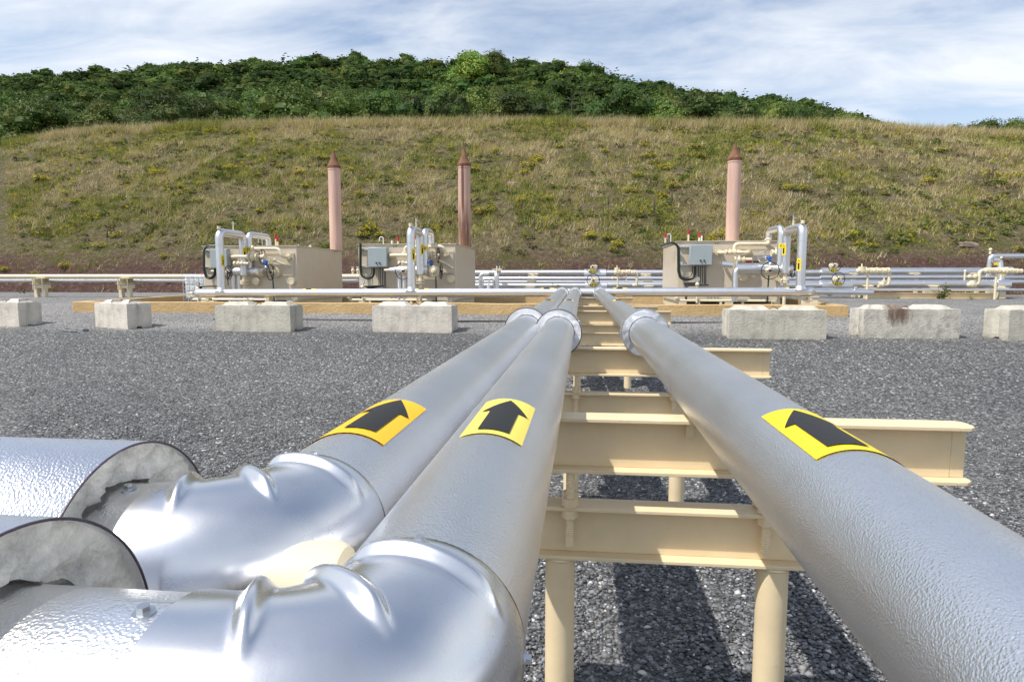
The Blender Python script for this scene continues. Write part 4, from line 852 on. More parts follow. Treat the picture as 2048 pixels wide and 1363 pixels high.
# silver bends
p = P(1976, 520, 28.9); t = thing('silver_riser', (p.x, 28.9, p.z), 'tall silver elbows and pipe leaving the right edge of the photo', 'pipe'); kk = 28.9/1290
Xq = lambda q: P(q, 540, 28.9).x; Zq = lambda q: P(1976, q, 28.9).z
part(t, 'upper_pipe', M['jacket'], lambda b: b.tube([(Xq(1978), 28.9, Zq(553)), (Xq(1978), 28.9, Zq(512)), (Xq(2150), 28.9, Zq(512))], 4.3*kk, 18, .16), 50)
part(t, 'lower_pipe', M['jacket'], lambda b: b.tube([(Xq(1978), 28.7, Zq(520.5)), (Xq(1992), 28.7, Zq(520.5)), (Xq(1992), 28.5, Zq(562))], 4.8*kk, 18, .14), 50)
part(t, 'vent_valve', M['cream'], lambda b: (b.cyl((Xq(1978), 28.9, Zq(508)), (Xq(1978), 28.9, Zq(502)), 2*kk), b.ball((Xq(1978), 28.9, Zq(499)), 3*kk), b.cyl((Xq(1978), 28.9, Zq(498)), (Xq(1978), 28.9, Zq(495.5)), .03))); part(t, 'plug', M['cream'], lambda b: b.cyl((Xq(1992), 28.6, Zq(517)), (Xq(1992), 28.6, Zq(513)), 2*kk))
for q, yy in ((1975, 528), (1990.5, 548)):
    lb = part(t, 'label', M['yellow_r'], lambda b: b.box(Xq(q)-.09, Xq(q)+.09, 28.33, 28.36, Zq(yy)-.05, Zq(yy)+.05))
p = P(980, 560, 27.7); t = thing('silver_bypass', (p.x, 27.7, p.z), 'silver bypass loop with small valves beside the middle heater', 'pipe'); kk = 27.7/1290
Xq = lambda q: P(q, 560, 27.7).x; Zq = lambda q: P(980, q, 27.7).z
part(t, 'bend_pipe', M['jacket'], lambda b: b.tube([(Xq(961), 27.7, Zq(580)), (Xq(961), 27.7, Zq(547.5)), (Xq(978), 27.7, Zq(547.5))], 4.4*kk, 16, .16), 50)
part(t, 'standing_pipe', M['jacket'], lambda b: b.tube([(Xq(993.5), 27.6, Zq(582)), (Xq(993.5), 27.6, Zq(546)), (Xq(993.5), 28.3, Zq(543))], 5.2*kk, 18, .2), 50)
part(t, 'inner_loop', M['jacket'], lambda b: b.tube([(Xq(967), 27.5, Zq(572)), (Xq(967), 27.5, Zq(557.5)), (Xq(988), 27.5, Zq(557.5)), (Xq(988), 27.5, Zq(570))], 2.0*kk, 12, .1), 50)
part(t, 'valves', M['cream'], lambda b: (b.cyl((Xq(994.5), 27.6, Zq(543)), (Xq(994.5), 27.6, Zq(532)), 1.6*kk), b.box(Xq(997), Xq(1004), 27.5, 27.8, Zq(541), Zq(537)), b.cyl((Xq(1000), 27.6, Zq(538)), (Xq(1000), 27.6, Zq(532)), 1*kk), b.cyl((Xq(985), 27.6, Zq(539)), (Xq(1000), 27.6, Zq(538)), .9*kk), b.ball((Xq(979), 27.5, Zq(562)), 2*kk)))
part(t, 'indicator', M['blue'], lambda b: b.cyl((Xq(994.5), 27.6, Zq(532)), (Xq(994.5), 27.6, Zq(528.5)), 1.4*kk)); part(t, 'cone_valve', M['jacket'], lambda b: b.cyl((Xq(979), 27.4, Zq(577)), (Xq(979), 27.4, Zq(564)), 4*kk, 1.2*kk))
# caged white tank
Yt = 20.6; x0 = P(366, 570, Yt).x; x1 = x0+1.02; zb = ground_z(0, Yt)+.02; zt = P(380, 548, Yt).z; t = thing('caged_tank', ((x0+x1)/2, Yt+.5, zb), 'white plastic tank in a wire cage beside the left heater', 'tank')
part(t, 'bottle', M['white'], lambda b: b.box(x0+.03, x1-.03, Yt+.03, Yt+.95, zb+.15, zt-.02)).modifiers.new('bevel', 'BEVEL').width = .06
part(t, 'cage', M['steel'], lambda b: ([b.cyl((x0+1.02*k/6, Yt, zb+.13), (x0+1.02*k/6, Yt, zt), .010, n=6) for k in range(7)]+[b.cyl((x0, Yt-.012, zb+.13+(zt-zb-.13)*k/4), (x1, Yt-.012, zb+.13+(zt-zb-.13)*k/4), .010, n=6) for k in range(5)]+[b.cyl((x, Yt+.98, zb+.13), (x, Yt+.98, zt), .010, n=6) for x in (x0, x1)]+[b.cyl((x, Yt, zt-k*.28), (x, Yt+.98, zt-k*.28), .010, n=6) for x in (x0, x1) for k in range(4)]))
part(t, 'pallet', M['dark'], lambda b: (b.box(x0, x0+.16, Yt+.02, Yt+.96, zb, zb+.149), b.box(x1-.16, x1, Yt+.02, Yt+.96, zb, zb+.149), b.box(x0+.43, x0+.6, Yt+.02, Yt+.96, zb, zb+.149))); part(t, 'cap', M['red'], lambda b: b.cyl((x0+.5, Yt+.5, zt-.03), (x0+.5, Yt+.5, zt+.04), .12))
# thin dark tube standing in for a dark line behind the blocks
b = MB(); pts = [Vector((x, 15.75+.05*math.sin(x*.7)+.04*math.sin(x*2.3), ground_z(0, 15.75)+.012)) for x in np.linspace(-9.5, 4.2, 60)]; b.tube(pts, .022, 8); tag(b.build('dark_line', M['black'], loc=(0, 15.75, ground_z(0, 15.75))), 'thin dark line across the gravel behind the concrete blocks', 'cable')
# ------------------------------------------------------------------ ground, bank, ridge
def sheet(name, xs, ys, zf, mat, clip=None):
    vs = [(x, y, zf(x, y)) for y in ys for x in xs]; n = len(xs)
    fs = [(j*n+i, j*n+i+1, (j+1)*n+i+1, (j+1)*n+i) for j in range(len(ys)-1) for i in range(n-1)]
    b = MB(); b.add(vs, fs); o = b.build(name, mat, None, 180); return tag(o, kind='structure')
def near_bump(x, y):
    z = ground_z(x, y)
    if -2 < y < 33: z += .018*mnoise.noise(Vector((x*.7, y*.7, 1)))+.009*mnoise.noise(Vector((x*2.1, y*2.1, 4)))
    return z
gx = [-3000, -600, -120, -45]+list(np.linspace(-36, 30, 133))+[45, 120, 600, 3000]
gy = [-3000, -600, -100, -20, -6]+list(np.linspace(-2, 34, 121))+[40, 60, 200]
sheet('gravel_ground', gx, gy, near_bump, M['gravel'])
sheet('grassy_bank', list(np.linspace(-75, 62, 230)), [TOE-.6]+list(np.linspace(TOE, CREST+8, 90)), lambda x, y: hill_z(x, y)-(.3 if y < TOE else 0), M['hill'])
sheet('wooded_ridge', list(np.linspace(-420, 330, 150)), list(np.linspace(CREST+6, 420, 80)), lambda x, y: ridge_z(x, y), M['forest_floor'])

rs = np.random.RandomState(5)
def nz(x, y, s): return mnoise.noise(Vector((x*s, y*s, s*10)))
# ---- gravel stones near the camera
def stones():
    V = []; T = []; Cc = []; base = np.array([(1, 0, 0), (-1, 0, 0), (0, 1, 0), (0, -1, 0), (0, 0, 1), (0, 0, -1)], float)
    tri = np.array([(0, 2, 4), (2, 1, 4), (1, 3, 4), (3, 0, 4), (2, 0, 5), (1, 2, 5), (3, 1, 5), (0, 3, 5)])
    N = 0; want = 110000
    while N < want:
        y = 1.7+8.8*rs.rand()**1.35; c = rs.uniform(-40, 2090); x = (c-1166)/1290*y*1.03
        if rs.rand() > min(1, (10.6-y)/4.): continue
        s = (.0065+.011*rs.rand()**2+(.009 if rs.rand() < .04 else 0))*(1.22 if y < 4.2 else 1.0)
        p = base*(1+.5*(rs.rand(6, 1)-.5))*s*np.array([1, rs.uniform(.6, 1), rs.uniform(.3, .65)])
        a = rs.rand()*6.28; ca, sa = math.cos(a), math.sin(a); q = rs.uniform(-.5, .5); cq, sq = math.cos(q), math.sin(q)
        p = p @ np.array([[cq, 0, sq], [0, 1, 0], [-sq, 0, cq]]) @ np.array([[ca, sa, 0], [-sa, ca, 0], [0, 0, 1]])
        p += (x, y, near_bump(x, y)+s*.25); V.append(p); T.append(tri+6*N); k = rs.rand()
        g = (.075+.19*rs.rand()**1.3)
        col = (g*.98, g, g*1.05) if k < .93 else ((.55, .55, .54) if k < .965 else (.26, .25, .235) if k < .996 else (.25, .19, .14))
        Cc.append(np.tile(col, (6, 1))); N += 1
    return np_mesh('gravel_stones', np.concatenate(V), np.concatenate(T), M['stone'], np.concatenate(Cc))
tag(put('gravel_stones', stones()), kind='stuff')

# ---- grass on the bank
def grass():
    V = []; Cc = []; n = 0
    straw = np.array([(.54, .45, .23), (.46, .38, .18), (.62, .54, .33), (.34, .28, .14)]); green = np.array([(.25, .265, .055), (.32, .32, .08), (.19, .22, .045), (.38, .35, .11)])
    for i in range(46000):
        s = rs.rand(); crest = rs.rand() < .16
        if crest: s = .93+.085*rs.rand()
        y = TOE+(CREST-TOE)*s; x = (rs.uniform(-70, 2120)-1166)/1290*y
        z = hill_z(x, y); hgt = z-.8
        f = nz(x, y, .16)+.6*nz(x+40, y, .45)
        if hgt < 3.3+1.8*nz(x, 3, .1) and rs.rand() > .03+.12*max(0, f+.2)+.22*(hgt/3.4)**2: continue
        if not crest and nz(x+11, y, .42)+.5*nz(x, y+30, 1.1) < -.12 and rs.rand() < .86: continue
        gr = (f+.38*rs.randn()*.6) > (.03 if not crest else .24)
        H = rs.uniform(.16, .42)*(1.0 if hgt > 3 else .7)
        if crest: H = rs.uniform(.45, 1.0)
        elif nz(x-30, y, .22) > .22: H *= 1.7; gr = gr and rs.rand() < .4
        pal = green if gr else straw; c0 = pal[rs.randint(4)]*rs.uniform(.75, 1.2)
        nb = 10 if not crest else 7; sp_ = .20+.16*rs.rand()
        a = rs.rand(nb)*6.28; d = sp_*np.sqrt(rs.rand(nb)); bx = x+np.cos(a)*d; by = y+np.sin(a)*d; bz = z+(by-y)*.5-.04
        lean = rs.randn(nb, 2)*H*.38; lean[:, 0] += H*.16; h = H*rs.uniform(.6, 1.1, nb); wd = rs.uniform(.010, .026, nb)*(1.0 if not gr else 1.7)
        t = rs.rand(nb)*3.14; ox = np.cos(t)*wd; oy = np.sin(t)*wd
        A = np.stack([bx-ox, by-oy, bz], 1); B = np.stack([bx+ox, by+oy, bz], 1); D = np.stack([bx+lean[:, 0], by+lean[:, 1], bz+h], 1)
        V.append(np.stack([A, B, D], 1).reshape(-1, 3)); c = c0*rs.uniform(.8, 1.2, (nb, 1)); Cc.append(np.repeat(c, 3, 0)); n += nb
    v = np.concatenate(V); return np_mesh('dry_grass', v, np.arange(len(v)).reshape(-1, 3), M['grass'], np.concatenate(Cc))
tag(put('dry_grass', grass()), kind='stuff')
def leafball(n, rx, rz, size, cols, flowers=0, fcol=None, seed=0, up=.35):
    r = np.random.RandomState(seed); V = []; Cc = []
    for i in range(n+flowers):
        fl = i >= n; u = r.randn(3); u /= np.linalg.norm(u); u[2] = abs(u[2]); rad = (r.rand()**.4 if not fl else .80+.28*r.rand())
        if fl: u[2] = max(u[2], .22+.5*r.rand()); u /= np.linalg.norm(u)
        c = np.array([u[0]*rx, u[1]*rx, u[2]*rz])*rad*(1+.25*math.sin(u[0]*5+seed)+.2*math.sin(u[1]*7)); s = size*(1 if not fl else .62)*r.uniform(.6, 1.3)
        a = r.randn(3); a /= np.linalg.norm(a); b = np.cross(a, r.randn(3)); b /= np.linalg.norm(b)+1e-6; a[2] *= .7
        V.append(np.stack([c-a*s-b*s*.45, c+a*s-b*s*.45, c+a*s+b*s*.45, c-a*s+b*s*.45])); col = np.array(fcol if fl else cols[r.randint(len(cols))])*r.uniform(.75, 1.2); Cc.append(np.tile(col, (4, 1)))
    return np.concatenate(V), np.concatenate(Cc)
GREENS = [(.12, .16, .035), (.155, .19, .045), (.09, .13, .03), (.20, .21, .065)]
def weeds():
    V = []; Cc = []; protos = [leafball(46, 1, .8, .20, GREENS, seed=k) for k in range(6)]+[leafball(40, 1, .6, .18, [(.17, .13, .07), (.12, .09, .055), (.22, .17, .1)], seed=20+k) for k in range(4)]
    for i in range(3000):
        s = rs.rand()**.9; y = TOE+(CREST-TOE)*s*.97; x = (rs.uniform(-60, 2110)-1166)/1290*y; hgt = hill_z(x, y)-.8; f = nz(x, y, .16)+.5*nz(x+40, y, .45)
        brown = rs.rand() < .35
        if hgt < 2.5 and rs.rand() > .12+.2*(hgt/2.5): continue
        if not brown and f < rs.uniform(-.6, .15): continue
        v, c = protos[rs.randint(6) if not brown else 6+rs.randint(4)]; k = rs.uniform(.14, .42)*(1.1 if hgt > 2 else .7); a = rs.rand()*6.28; m = np.array([[math.cos(a), math.sin(a), 0], [-math.sin(a), math.cos(a), 0], [0, 0, rs.uniform(.6, 1.1)]])
        V.append(v @ m*k+(x, y, hill_z(x, y)-.03)); Cc.append(c*rs.uniform(.8, 1.2))
    v = np.concatenate(V); return np_mesh('weeds', v, np.arange(len(v)).reshape(-1, 4), M['grass'], np.concatenate(Cc), nper=4)
tag(put('weeds', weeds()), kind='stuff')
def white_flowers():
    V = []; Cc = []
    for (c, py, n, sx, sy) in ((30, 300, 30, 30, 14), (30, 335, 26, 40, 12), (145, 315, 12, 20, 10), (210, 330, 10, 12, 8), (890, 300, 12, 14, 8), (640, 430, 14, 16, 10), (1540, 440, 16, 14, 8), (1615, 510, 10, 12, 8), (1380, 300, 16, 40, 14), (1600, 320, 30, 90, 30), (1750, 410, 14, 70, 16), (1480, 275, 24, 90, 14), (1200, 350, 14, 80, 40), (1890, 250, 16, 60, 12)):
        for i in range(n):
            p = hit(c+rs.randn()*sx*.6, py+rs.randn()*sy*.6)
            if p is None: continue
            s = rs.uniform(.02, .045); o = np.array(p)+(0, -.05, rs.uniform(.25, .6)); V.append(np.array([o+(-s, 0, -s*.6), o+(s, 0, -s*.6), o+(s, -s*.5, s*.6), o+(-s, -s*.5, s*.6)])); Cc.append(np.tile((.62, .61, .54), (4, 1)))
    v = np.concatenate(V); return np_mesh('white_wildflowers', v, np.arange(len(v)).reshape(-1, 4), M['grass'], np.concatenate(Cc), nper=4)
def hit(px, py):
    """ where the line of sight through a pixel meets the bank """
    d = ray(px, py); prev = None
    for i in range(220):
        y = TOE+(CREST-TOE)*i/219*1.02; t = y/d.y; x = d.x*t; z = CAM_H+d.z*t
        if hill_z(x, y) >= z: return (x, y, hill_z(x, y))
    return None
tag(put('white_wildflowers', white_flowers()), kind='stuff')
# ---- goldenrod: each flowering clump is a plant of its own
gmat = M['leaf']; gprot = []
for k in range(5):
    v, c = leafball(170, .52, .62, .075, GREENS, 0, seed=40+k); gl = np_mesh('foliage', v, np.arange(len(v)).reshape(-1, 4), gmat, c, nper=4)
    v, c = leafball(0, .54, .70, .075, GREENS, (150, 200, 110, 170, 230)[k], (.62, .50, .03), seed=60+k); gprot.append((gl, np_mesh('flowers', v, np.arange(len(v)).reshape(-1, 4), M['grass'], c, nper=4)))
GOLD = [(82, 357, 26), (320, 348, 30), (360, 372, 20), (240, 350, 14), (40, 428, 18), (135, 385, 22), (150, 400, 18), (230, 470, 34), (200, 490, 30), (130, 530, 30), (70, 545, 22), (10, 537, 26), (300, 495, 26), (330, 510, 24), (460, 333, 22), (505, 275, 18), (420, 260, 20), (470, 262, 18), (560, 303, 20), (600, 345, 26), (618, 372, 26), (645, 315, 22), (690, 318, 18), (700, 338, 18), (740, 458, 40), (725, 470, 34), (760, 468, 28), (795, 364, 26), (820, 395, 16), (870, 456, 24), (880, 450, 20), (950, 338, 24), (960, 428, 24), (975, 420, 26), (720, 385, 20), (650, 396, 14), (560, 332, 16), (400, 400, 20), (1062, 330, 30), (1050, 345, 24), (1020, 352, 16), (1075, 318, 24), (1120, 330, 16), (1135, 345, 14), (1290, 290, 22), (1300, 310, 24), (1330, 335, 26), (1310, 325, 22), (1345, 372, 26), (1325, 390, 20), (1275, 350, 22), (1260, 380, 20), (1395, 295, 24), (1400, 310, 20), (1180, 470, 34), (1215, 475, 28), (1235, 490, 34), (1225, 498, 24), (1160, 455, 14), (1440, 470, 36), (1420, 480, 26), (1585, 377, 26), (1610, 376, 20), (1770, 385, 16), (1855, 360, 20), (1980, 350, 24), (2030, 352, 26), (2000, 362, 20), (1700, 470, 36), (1720, 485, 26), (1745, 490, 22), (1960, 462, 18), (1825, 462, 20), (2042, 497, 24), (860, 330, 14), (520, 420, 18), (30, 390, 20), (180, 430, 14), (1500, 300, 18), (1210, 300, 16), (1120, 290, 16), (995, 300, 18), (1640, 350, 14), (1880, 300, 16), (1520, 430, 14), (1095, 395, 22), (1040, 400, 18)]
for i, (px, py, wpx) in enumerate(GOLD):
    p = hit(px, py+6)
    if p is None: continue
    gl, fl = gprot[i % 5]; k = wpx*p[1]/1290*(1.25 if py < 440 else .95)
    o = thing('goldenrod_plant', p, 'clump of yellow goldenrod in flower on the grassy bank', 'plant', 'goldenrod clumps on the bank'); o.rotation_euler = (0, 0, rs.rand()*6.28); o.scale = (k, k*.8, k*.62)
    put('foliage', gl, o); put('flowers', fl, o)['kind'] = 'stuff'
# ---- dark seed stalks
def yellow():
    V = []; Cc = []
    for i in range(9000):
        s = rs.rand(); y = TOE+(CREST-TOE)*(.12+.84*s); x = (rs.uniform(-60, 2110)-1166)/1290*y
        if nz(x+70, y, .33)+.55*nz(x+9, y, 1.1) < .16: continue
        q = rs.uniform(.035, .085); o = np.array((x, y-.1, hill_z(x, y)+rs.uniform(.2, .5))); a = rs.rand()*3.1; u = np.array((math.cos(a), math.sin(a), .2))*q; w_ = np.array((-.1, -.4, .7))*q
        V.append(np.array([o-u-w_, o+u-w_, o+u+w_, o-u+w_])); Cc.append(np.tile(np.array((.58, .50, .05))*rs.uniform(.7, 1.1), (4, 1)))
    v = np.concatenate(V); return np_mesh('yellow_wildflowers', v, np.arange(len(v)).reshape(-1, 4), M['grass'], np.concatenate(Cc), nper=4)
tag(put('yellow_wildflowers', yellow()), kind='stuff')
def stalk(px, py, h, label):
    p = hit(px, py)
    t = thing('seed_stalk', p, label, 'plant', 'dark dead stalks on the bank')
    part(t, 'stem', M['bark'], lambda b: b.tube([Vector(p), Vector(p)+Vector((.03, 0, h*.5)), Vector(p)+Vector((.0, 0, h))], [.018, .014, .008], 6)); part(t, 'seed_head', M['bark'], lambda b: b.lathe([(.01, h*.45), (.05, h*.55), (.06, h*.75), (.035, h*.95), (.002, h*1.05)], p, (.03, 0, 1), 8))
for px, py, h, lab in ((1306, 452, 1.5, 'tall dark dead stalk left of the right chimney'), (1342, 425, 1.2, 'shorter dark dead stalk just left of the right chimney'), (1068, 470, 1.0, 'small dark dead stalk on the bank above the far pipe ends'), (1043, 430, .9, 'dark dead stalk on the bank right of the streaked chimney'), (1982, 380, 1.4, 'dark dead stalk high on the right of the bank'), (1975, 375, 1.1, 'shorter dark stalk beside the tallest one at right'), (215, 492, .9, 'dark dead stalk on the left of the bank'), (1216, 425, .9, 'dark dead stalk in the middle of the bank among goldenrod')): stalk(px, py, h, lab)
# ---- rocks
def rock(name, p, sx, sy, sz, mat, label, seed, cat='rock', yaw=0):
    v = MB(); n = 14; m = 8; vs = []; fs = []
    for i in range(m+1):
        for k in range(n):
            th = math.pi*i/m; a = 2*math.pi*k/n; d = Vector((math.sin(th)*math.cos(a), math.sin(th)*math.sin(a), math.cos(th))); r = 1+.45*mnoise.noise(d*1.3+Vector((seed, 0, 0)))+.22*mnoise.noise(d*3.4+Vector((0, seed, 0)))
            d = Vector((math.copysign(abs(d.x)**.7, d.x), math.copysign(abs(d.y)**.7, d.y), math.copysign(abs(d.z)**.6, d.z))); vs.append((p[0]+d.x*r*sx, p[1]+d.y*r*sy, p[2]+d.z*r*sz))
    for i in range(m):
        for k in range(n): fs.append((i*n+k, (i+1)*n+k, (i+1)*n+(k+1) % n, i*n+(k+1) % n))
    v.add(vs, fs); o = v.build(name, mat, None, 22, loc=p); o.rotation_euler = (0, .08, R(yaw)); return tag(o, label, cat)
p = hit(1936, 492); rock('boulder', p, .50, .3, .17, M['redrock'], 'flat brown boulder on the bank near the right edge', 3)
p = hit(1026, 372); rock('boulder', p, .45, .3, .22, M['redrock'], 'pale boulder half buried in the middle of the bank', 6)
p = hit(780, 512) or (0, 40, 3); rock('boulder', p, .28, .2, .12, M['redrock'], 'small rock in the bare red soil left of the streaked chimney', 9)
for q, s, lab, sd in (((143, 650), (.20, .12, .06), 'pale flat slate slab beside the short cracked block', 2), ((163, 651), (.12, .10, .05), 'smaller slate slab touching the short cracked block', 5)):
    c = P(*q, 13.7); rock('slate_slab', (c.x, 13.7, ground_z(0, 13.7)+.03), *s, M['slate'], lab, sd)
c = P(238, 768, 6.6); rock('slate_slab', (c.x, 6.6, ground_z(0, 6.6)+.015), .065, .035, .014, M['slate'], 'lone flat slate stone out on the dark gravel', 8)
# ---- small plants at the rack
for px, py, Y, k, lab in ((1112, 575, 27.9, .75, 'leafy green weed in front of the rack pipes'), (1888, 575, 27.6, .9, 'thin green weed growing up through the right rack'), (1942, 588, 27.3, .35, 'tiny green weed at the foot of the right rack'), (1797, 588, 27.5, .22, 'little bright weed under the rack on the right'), (1660, 580, 30.5, .4, 'green weed behind the rack by the right heater'), (1008, 572, 28.2, .35, 'small weed behind the far ends of the pipes'), (45, 568, 31, .6, 'low green weed under the cream pipe at far left'), (1330, 520, 36, .5, 'bright green weed on bare soil left of the right heater')):
    p = P(px, py, Y); gz = ground_z(0, Y) if Y < TOE else hill_z(p.x, Y); v, c = leafball(60, .30, .9, .07, GREENS, seed=int(px)); o = put('weed_plant', np_mesh('weed_plant', v*k, np.arange(len(v)).reshape(-1, 4), gmat, c, nper=4), None, (p.x, Y, gz)); tag(o, lab, 'plant')

# ---- trees
def tree_mesh(kind, seed, nleaf, simple=False):
    r = np.random.RandomState(seed); V = []; Cc = []
    if kind == 'broad':
        H = 9.; nb = 34; blobs = []
        for i in range(nb):
            a = r.rand()*6.28; t = r.rand(); zz = .7+6.7*t; rad = (3.5*math.sin(math.pi*min(1, .22+t*.70))**.7)*r.uniform(.3, 1); blobs.append((math.cos(a)*rad, math.sin(a)*rad, zz, r.uniform(1.0, 1.8)))
        blobs.append((0, 0, 7.5, 1.5))
    else:
        H = 10.; blobs = []
        for lvl in range(11):
            t = lvl/10; zz = 1.2+8.4*t; rad = 2.5*(1-t)**.8+.15
            for k in range(max(2, int(7*(1-t))+2)): a = r.rand()*6.28; d = rad*r.uniform(.55, 1.05); blobs.append((math.cos(a)*d, math.sin(a)*d, zz-.12*d+r.uniform(-.2, .2), .35+.55*(1-t)))
    pal = [np.array(c) for c in ([(.070, .130, .026), (.095, .155, .030), (.050, .102, .022), (.140, .185, .040)] if kind == 'broad' else [(.046, .098, .028), (.060, .116, .032), (.036, .080, .024)])]
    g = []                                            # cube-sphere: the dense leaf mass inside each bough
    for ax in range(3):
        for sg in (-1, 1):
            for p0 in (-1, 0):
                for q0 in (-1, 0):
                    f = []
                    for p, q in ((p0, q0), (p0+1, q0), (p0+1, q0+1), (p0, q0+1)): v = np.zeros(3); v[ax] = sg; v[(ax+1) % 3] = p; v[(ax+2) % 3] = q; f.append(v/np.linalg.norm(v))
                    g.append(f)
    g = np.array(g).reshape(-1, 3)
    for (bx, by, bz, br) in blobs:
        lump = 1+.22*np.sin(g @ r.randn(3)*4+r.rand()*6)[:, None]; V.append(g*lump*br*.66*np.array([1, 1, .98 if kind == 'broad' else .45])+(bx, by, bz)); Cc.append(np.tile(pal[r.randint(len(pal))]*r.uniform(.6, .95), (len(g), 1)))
    tot = sum(b[3]**2 for b in blobs)
    for (bx, by, bz, br) in blobs:
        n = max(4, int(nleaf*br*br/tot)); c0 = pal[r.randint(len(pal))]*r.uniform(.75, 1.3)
        u = r.randn(n, 3); u /= np.linalg.norm(u, axis=1)[:, None]; rad = br*(.66+.46*r.rand(n, 1)**.8); c = u*rad*np.array([1, 1, .98 if kind == 'broad' else .45])+(bx, by, bz)
        s = (.135 if not simple else .27)*r.uniform(.6, 1.4, (n, 1))*(1 if kind == 'broad' else .9)
        uu = u+.55*r.randn(n, 3); a = np.cross(uu, r.randn(n, 3)); a /= np.linalg.norm(a, axis=1)[:, None]+1e-6; b = np.cross(a, uu); b /= np.linalg.norm(b, axis=1)[:, None]+1e-6
        if kind != 'broad': a = a*.6+np.array([bx, by, 0])/(np.hypot(bx, by)+.1)*.8; b *= .5
        q = np.stack([c-a*s, c-b*s*.55+a*s*.1, c+a*s, c+b*s*.55+a*s*.1], 1).reshape(-1, 3); V.append(q); Cc.append(np.repeat(c0*r.uniform(.8, 1.2, (n, 1)), 4, 0))
    return np.concatenate(V), np.concatenate(Cc), H
def trunk_mesh(kind, seed):
    r = random.Random(seed); b = MB(); H = 7.0 if kind == 'broad' else 9.4
    b.tube([(0, 0, -.4), (.05, 0, H*.4), (0, .06, H)], [.20, .14, .04], 8)
    for k in range(6): a = r.random()*6.28; z = H*(.3+.1*k); L = 1.9 if kind == 'broad' else 1.2; b.tube([(0, 0, z), (math.cos(a)*L*.5, math.sin(a)*L*.5, z+.5), (math.cos(a)*L, math.sin(a)*L, z+1.0)], [.07, .05, .015], 5)
    o = b.build('trunk', M['bark']); me = o.data; bpy.data.objects.remove(o); return me
protos = []
for i, (kind, sd) in enumerate((('broad', 1), ('broad', 2), ('broad', 3), ('broad', 4), ('pine', 5), ('pine', 6), ('broad', 7), ('pine', 8))):
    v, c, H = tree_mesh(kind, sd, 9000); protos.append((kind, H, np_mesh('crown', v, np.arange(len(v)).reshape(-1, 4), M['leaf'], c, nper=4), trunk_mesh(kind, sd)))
pale = []
v, c, H = tree_mesh('broad', 11, 9000); pale = ('broad', H, np_mesh('crown', v, np.arange(len(v)).reshape(-1, 4), M['leaf'], c*np.array((1.9, 1.75, 1.5)), nper=4), trunk_mesh('broad', 11))
def tree(x, y, h, pi, label, cat, group, z=None):
    kind, H, cm, tm = protos[pi] if pi >= 0 else pale; k = h/H; t = thing('pine_tree' if kind == 'pine' else 'broadleaf_tree', (x, y, ridge_z(x, y) if z is None else z), label, cat, group); q_ = rs.uniform(.9, 1.4); t.scale = (k*q_, k*q_*rs.uniform(.9, 1.1), k); t.rotation_euler = (0, 0, rs.rand()*6.28)
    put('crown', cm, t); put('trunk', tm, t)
spots = []
y = 104.
while y < 332:
    c = -60+rs.rand()*20; stp = (6.0 if y < 190 else 6.2)*1290/y
    while c < 1745:
        cc = c+rs.randn()*stp*.25; yy = y+rs.randn()*2.; x = (cc-1166)/1290*yy
        room = (P(cc, interp(cc, SKY_PX), yy).z)-ridge_z(x, yy)     # head room below the skyline
        h = min(rs.uniform(7.5, 13.0)*(1 if y < 180 else 1.15), room*1.0+rs.choice([-.6, .2, .8, 1.4, 3.2])*min(1, yy/300)**1.6)
        vis = (P(cc, interp(cc, CREST_PX), yy).z)-ridge_z(x, yy)
        if h > 2.6 and h > vis+.4: spots.append((yy, x, h, cc))
        c += stp*rs.uniform(.8, 1.2)
    y += 8 if y < 150 else 9.5
spots.sort()
ind = spots[:270]; rest = spots[270:]
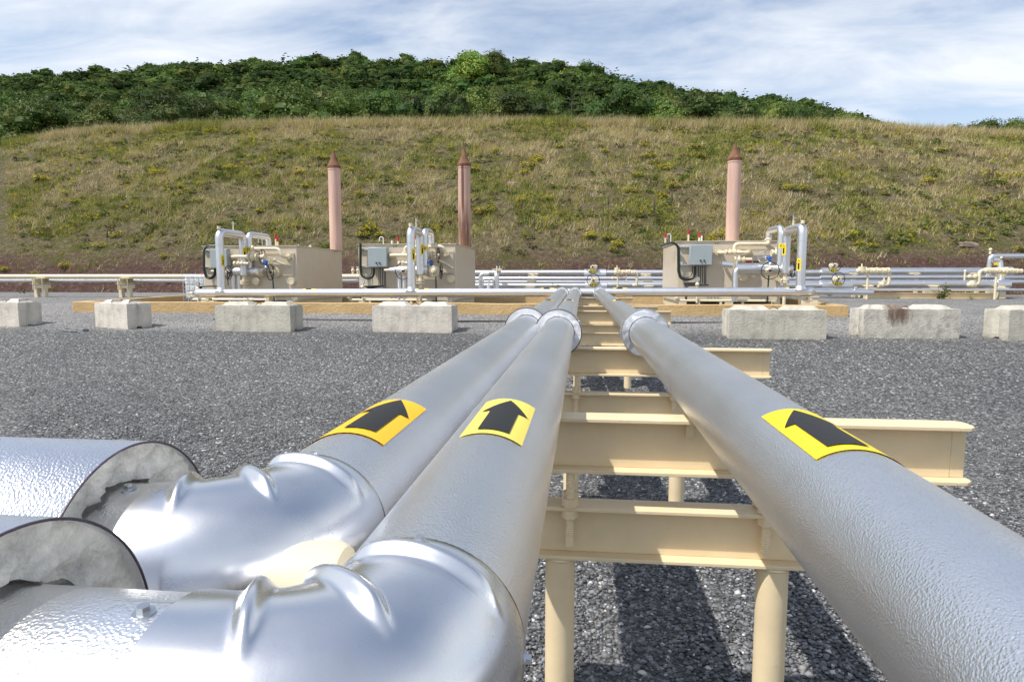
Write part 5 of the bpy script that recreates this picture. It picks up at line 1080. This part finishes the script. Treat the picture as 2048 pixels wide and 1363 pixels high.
for i, (yy, x, h, cc) in enumerate(ind):
    pin = rs.rand() < (.25 if cc < 900 else .38 if cc < 1300 else .25); pi = [4, 5, 7][rs.randint(3)] if pin else [0, 1, 2, 3, 6][rs.randint(5)]
    tree(x, yy, h, pi, 'dark conical conifer in the wood above the grassy bank' if pin else 'dark green rounded tree in the wood above the grassy bank', 'tree', 'conifers in the wood' if pin else 'leafy trees in the wood')
for px, py, Y, h, pi, lab in ((945, 100, 230, 17, -1, 'tall pale green tree standing up on the skyline above the wood'), (988, 98, 232, 16, 0, 'dark tree beside the pale one at the highest point of the skyline'), (1172, 120, 240, 15, 1, 'rounded dark tree making a bump on the skyline right of centre'), (710, 108, 300, 13, 2, 'dark tree poking above the skyline left of centre'), (1720, 234, 96, 4.5, 3, 'last small tree at the right end of the wood'), (1685, 232, 98, 5, 6, 'second last small tree at the right end of the wood'),
    (1908, 245, 120, 6.5, 0, 'leftmost small tree of the clump behind the bank at far right'), (1945, 243, 125, 7.5, 1, 'second tree of the small clump at far right'), (1985, 234, 120, 8.5, 2, 'tallest tree of the small clump at far right'), (2025, 235, 118, 8.5, 3, 'tree at the right edge of the photo behind the bank'), (2065, 238, 122, 8.5, 6, 'tree just past the right edge behind the bank')):
    q = P(px, py, Y); tree(q.x, Y, h, pi, lab, 'tree', None, q.z-h)
if rest:
    sp_ = [tree_mesh('broad', 30+k, 1000, True) for k in range(4)]+[tree_mesh('pine', 40+k, 1000, True) for k in range(2)]; V = []; Cc = []
    for (yy, x, h, cc) in rest:
        v, c, H = sp_[rs.randint(6)]; k = h/H; q_ = rs.uniform(1.15, 1.75); a = rs.rand()*6.28; m = np.array([[math.cos(a), math.sin(a), 0], [-math.sin(a), math.cos(a), 0], [0, 0, 1]]); V.append(v @ m*(k*np.array((q_, q_, 1)))+(x, yy, ridge_z(x, yy))); Cc.append(c*rs.uniform(.5, 1.2)*np.array((rs.uniform(.9, 1.15), 1, 1)))
    v = np.concatenate(V); tag(put('distant_wood', np_mesh('distant_wood', v, np.arange(len(v)).reshape(-1, 4), M['grass'], np.concatenate(Cc), nper=4)), kind='stuff')
print('trees', len(ind), len(rest), len(v)//4)
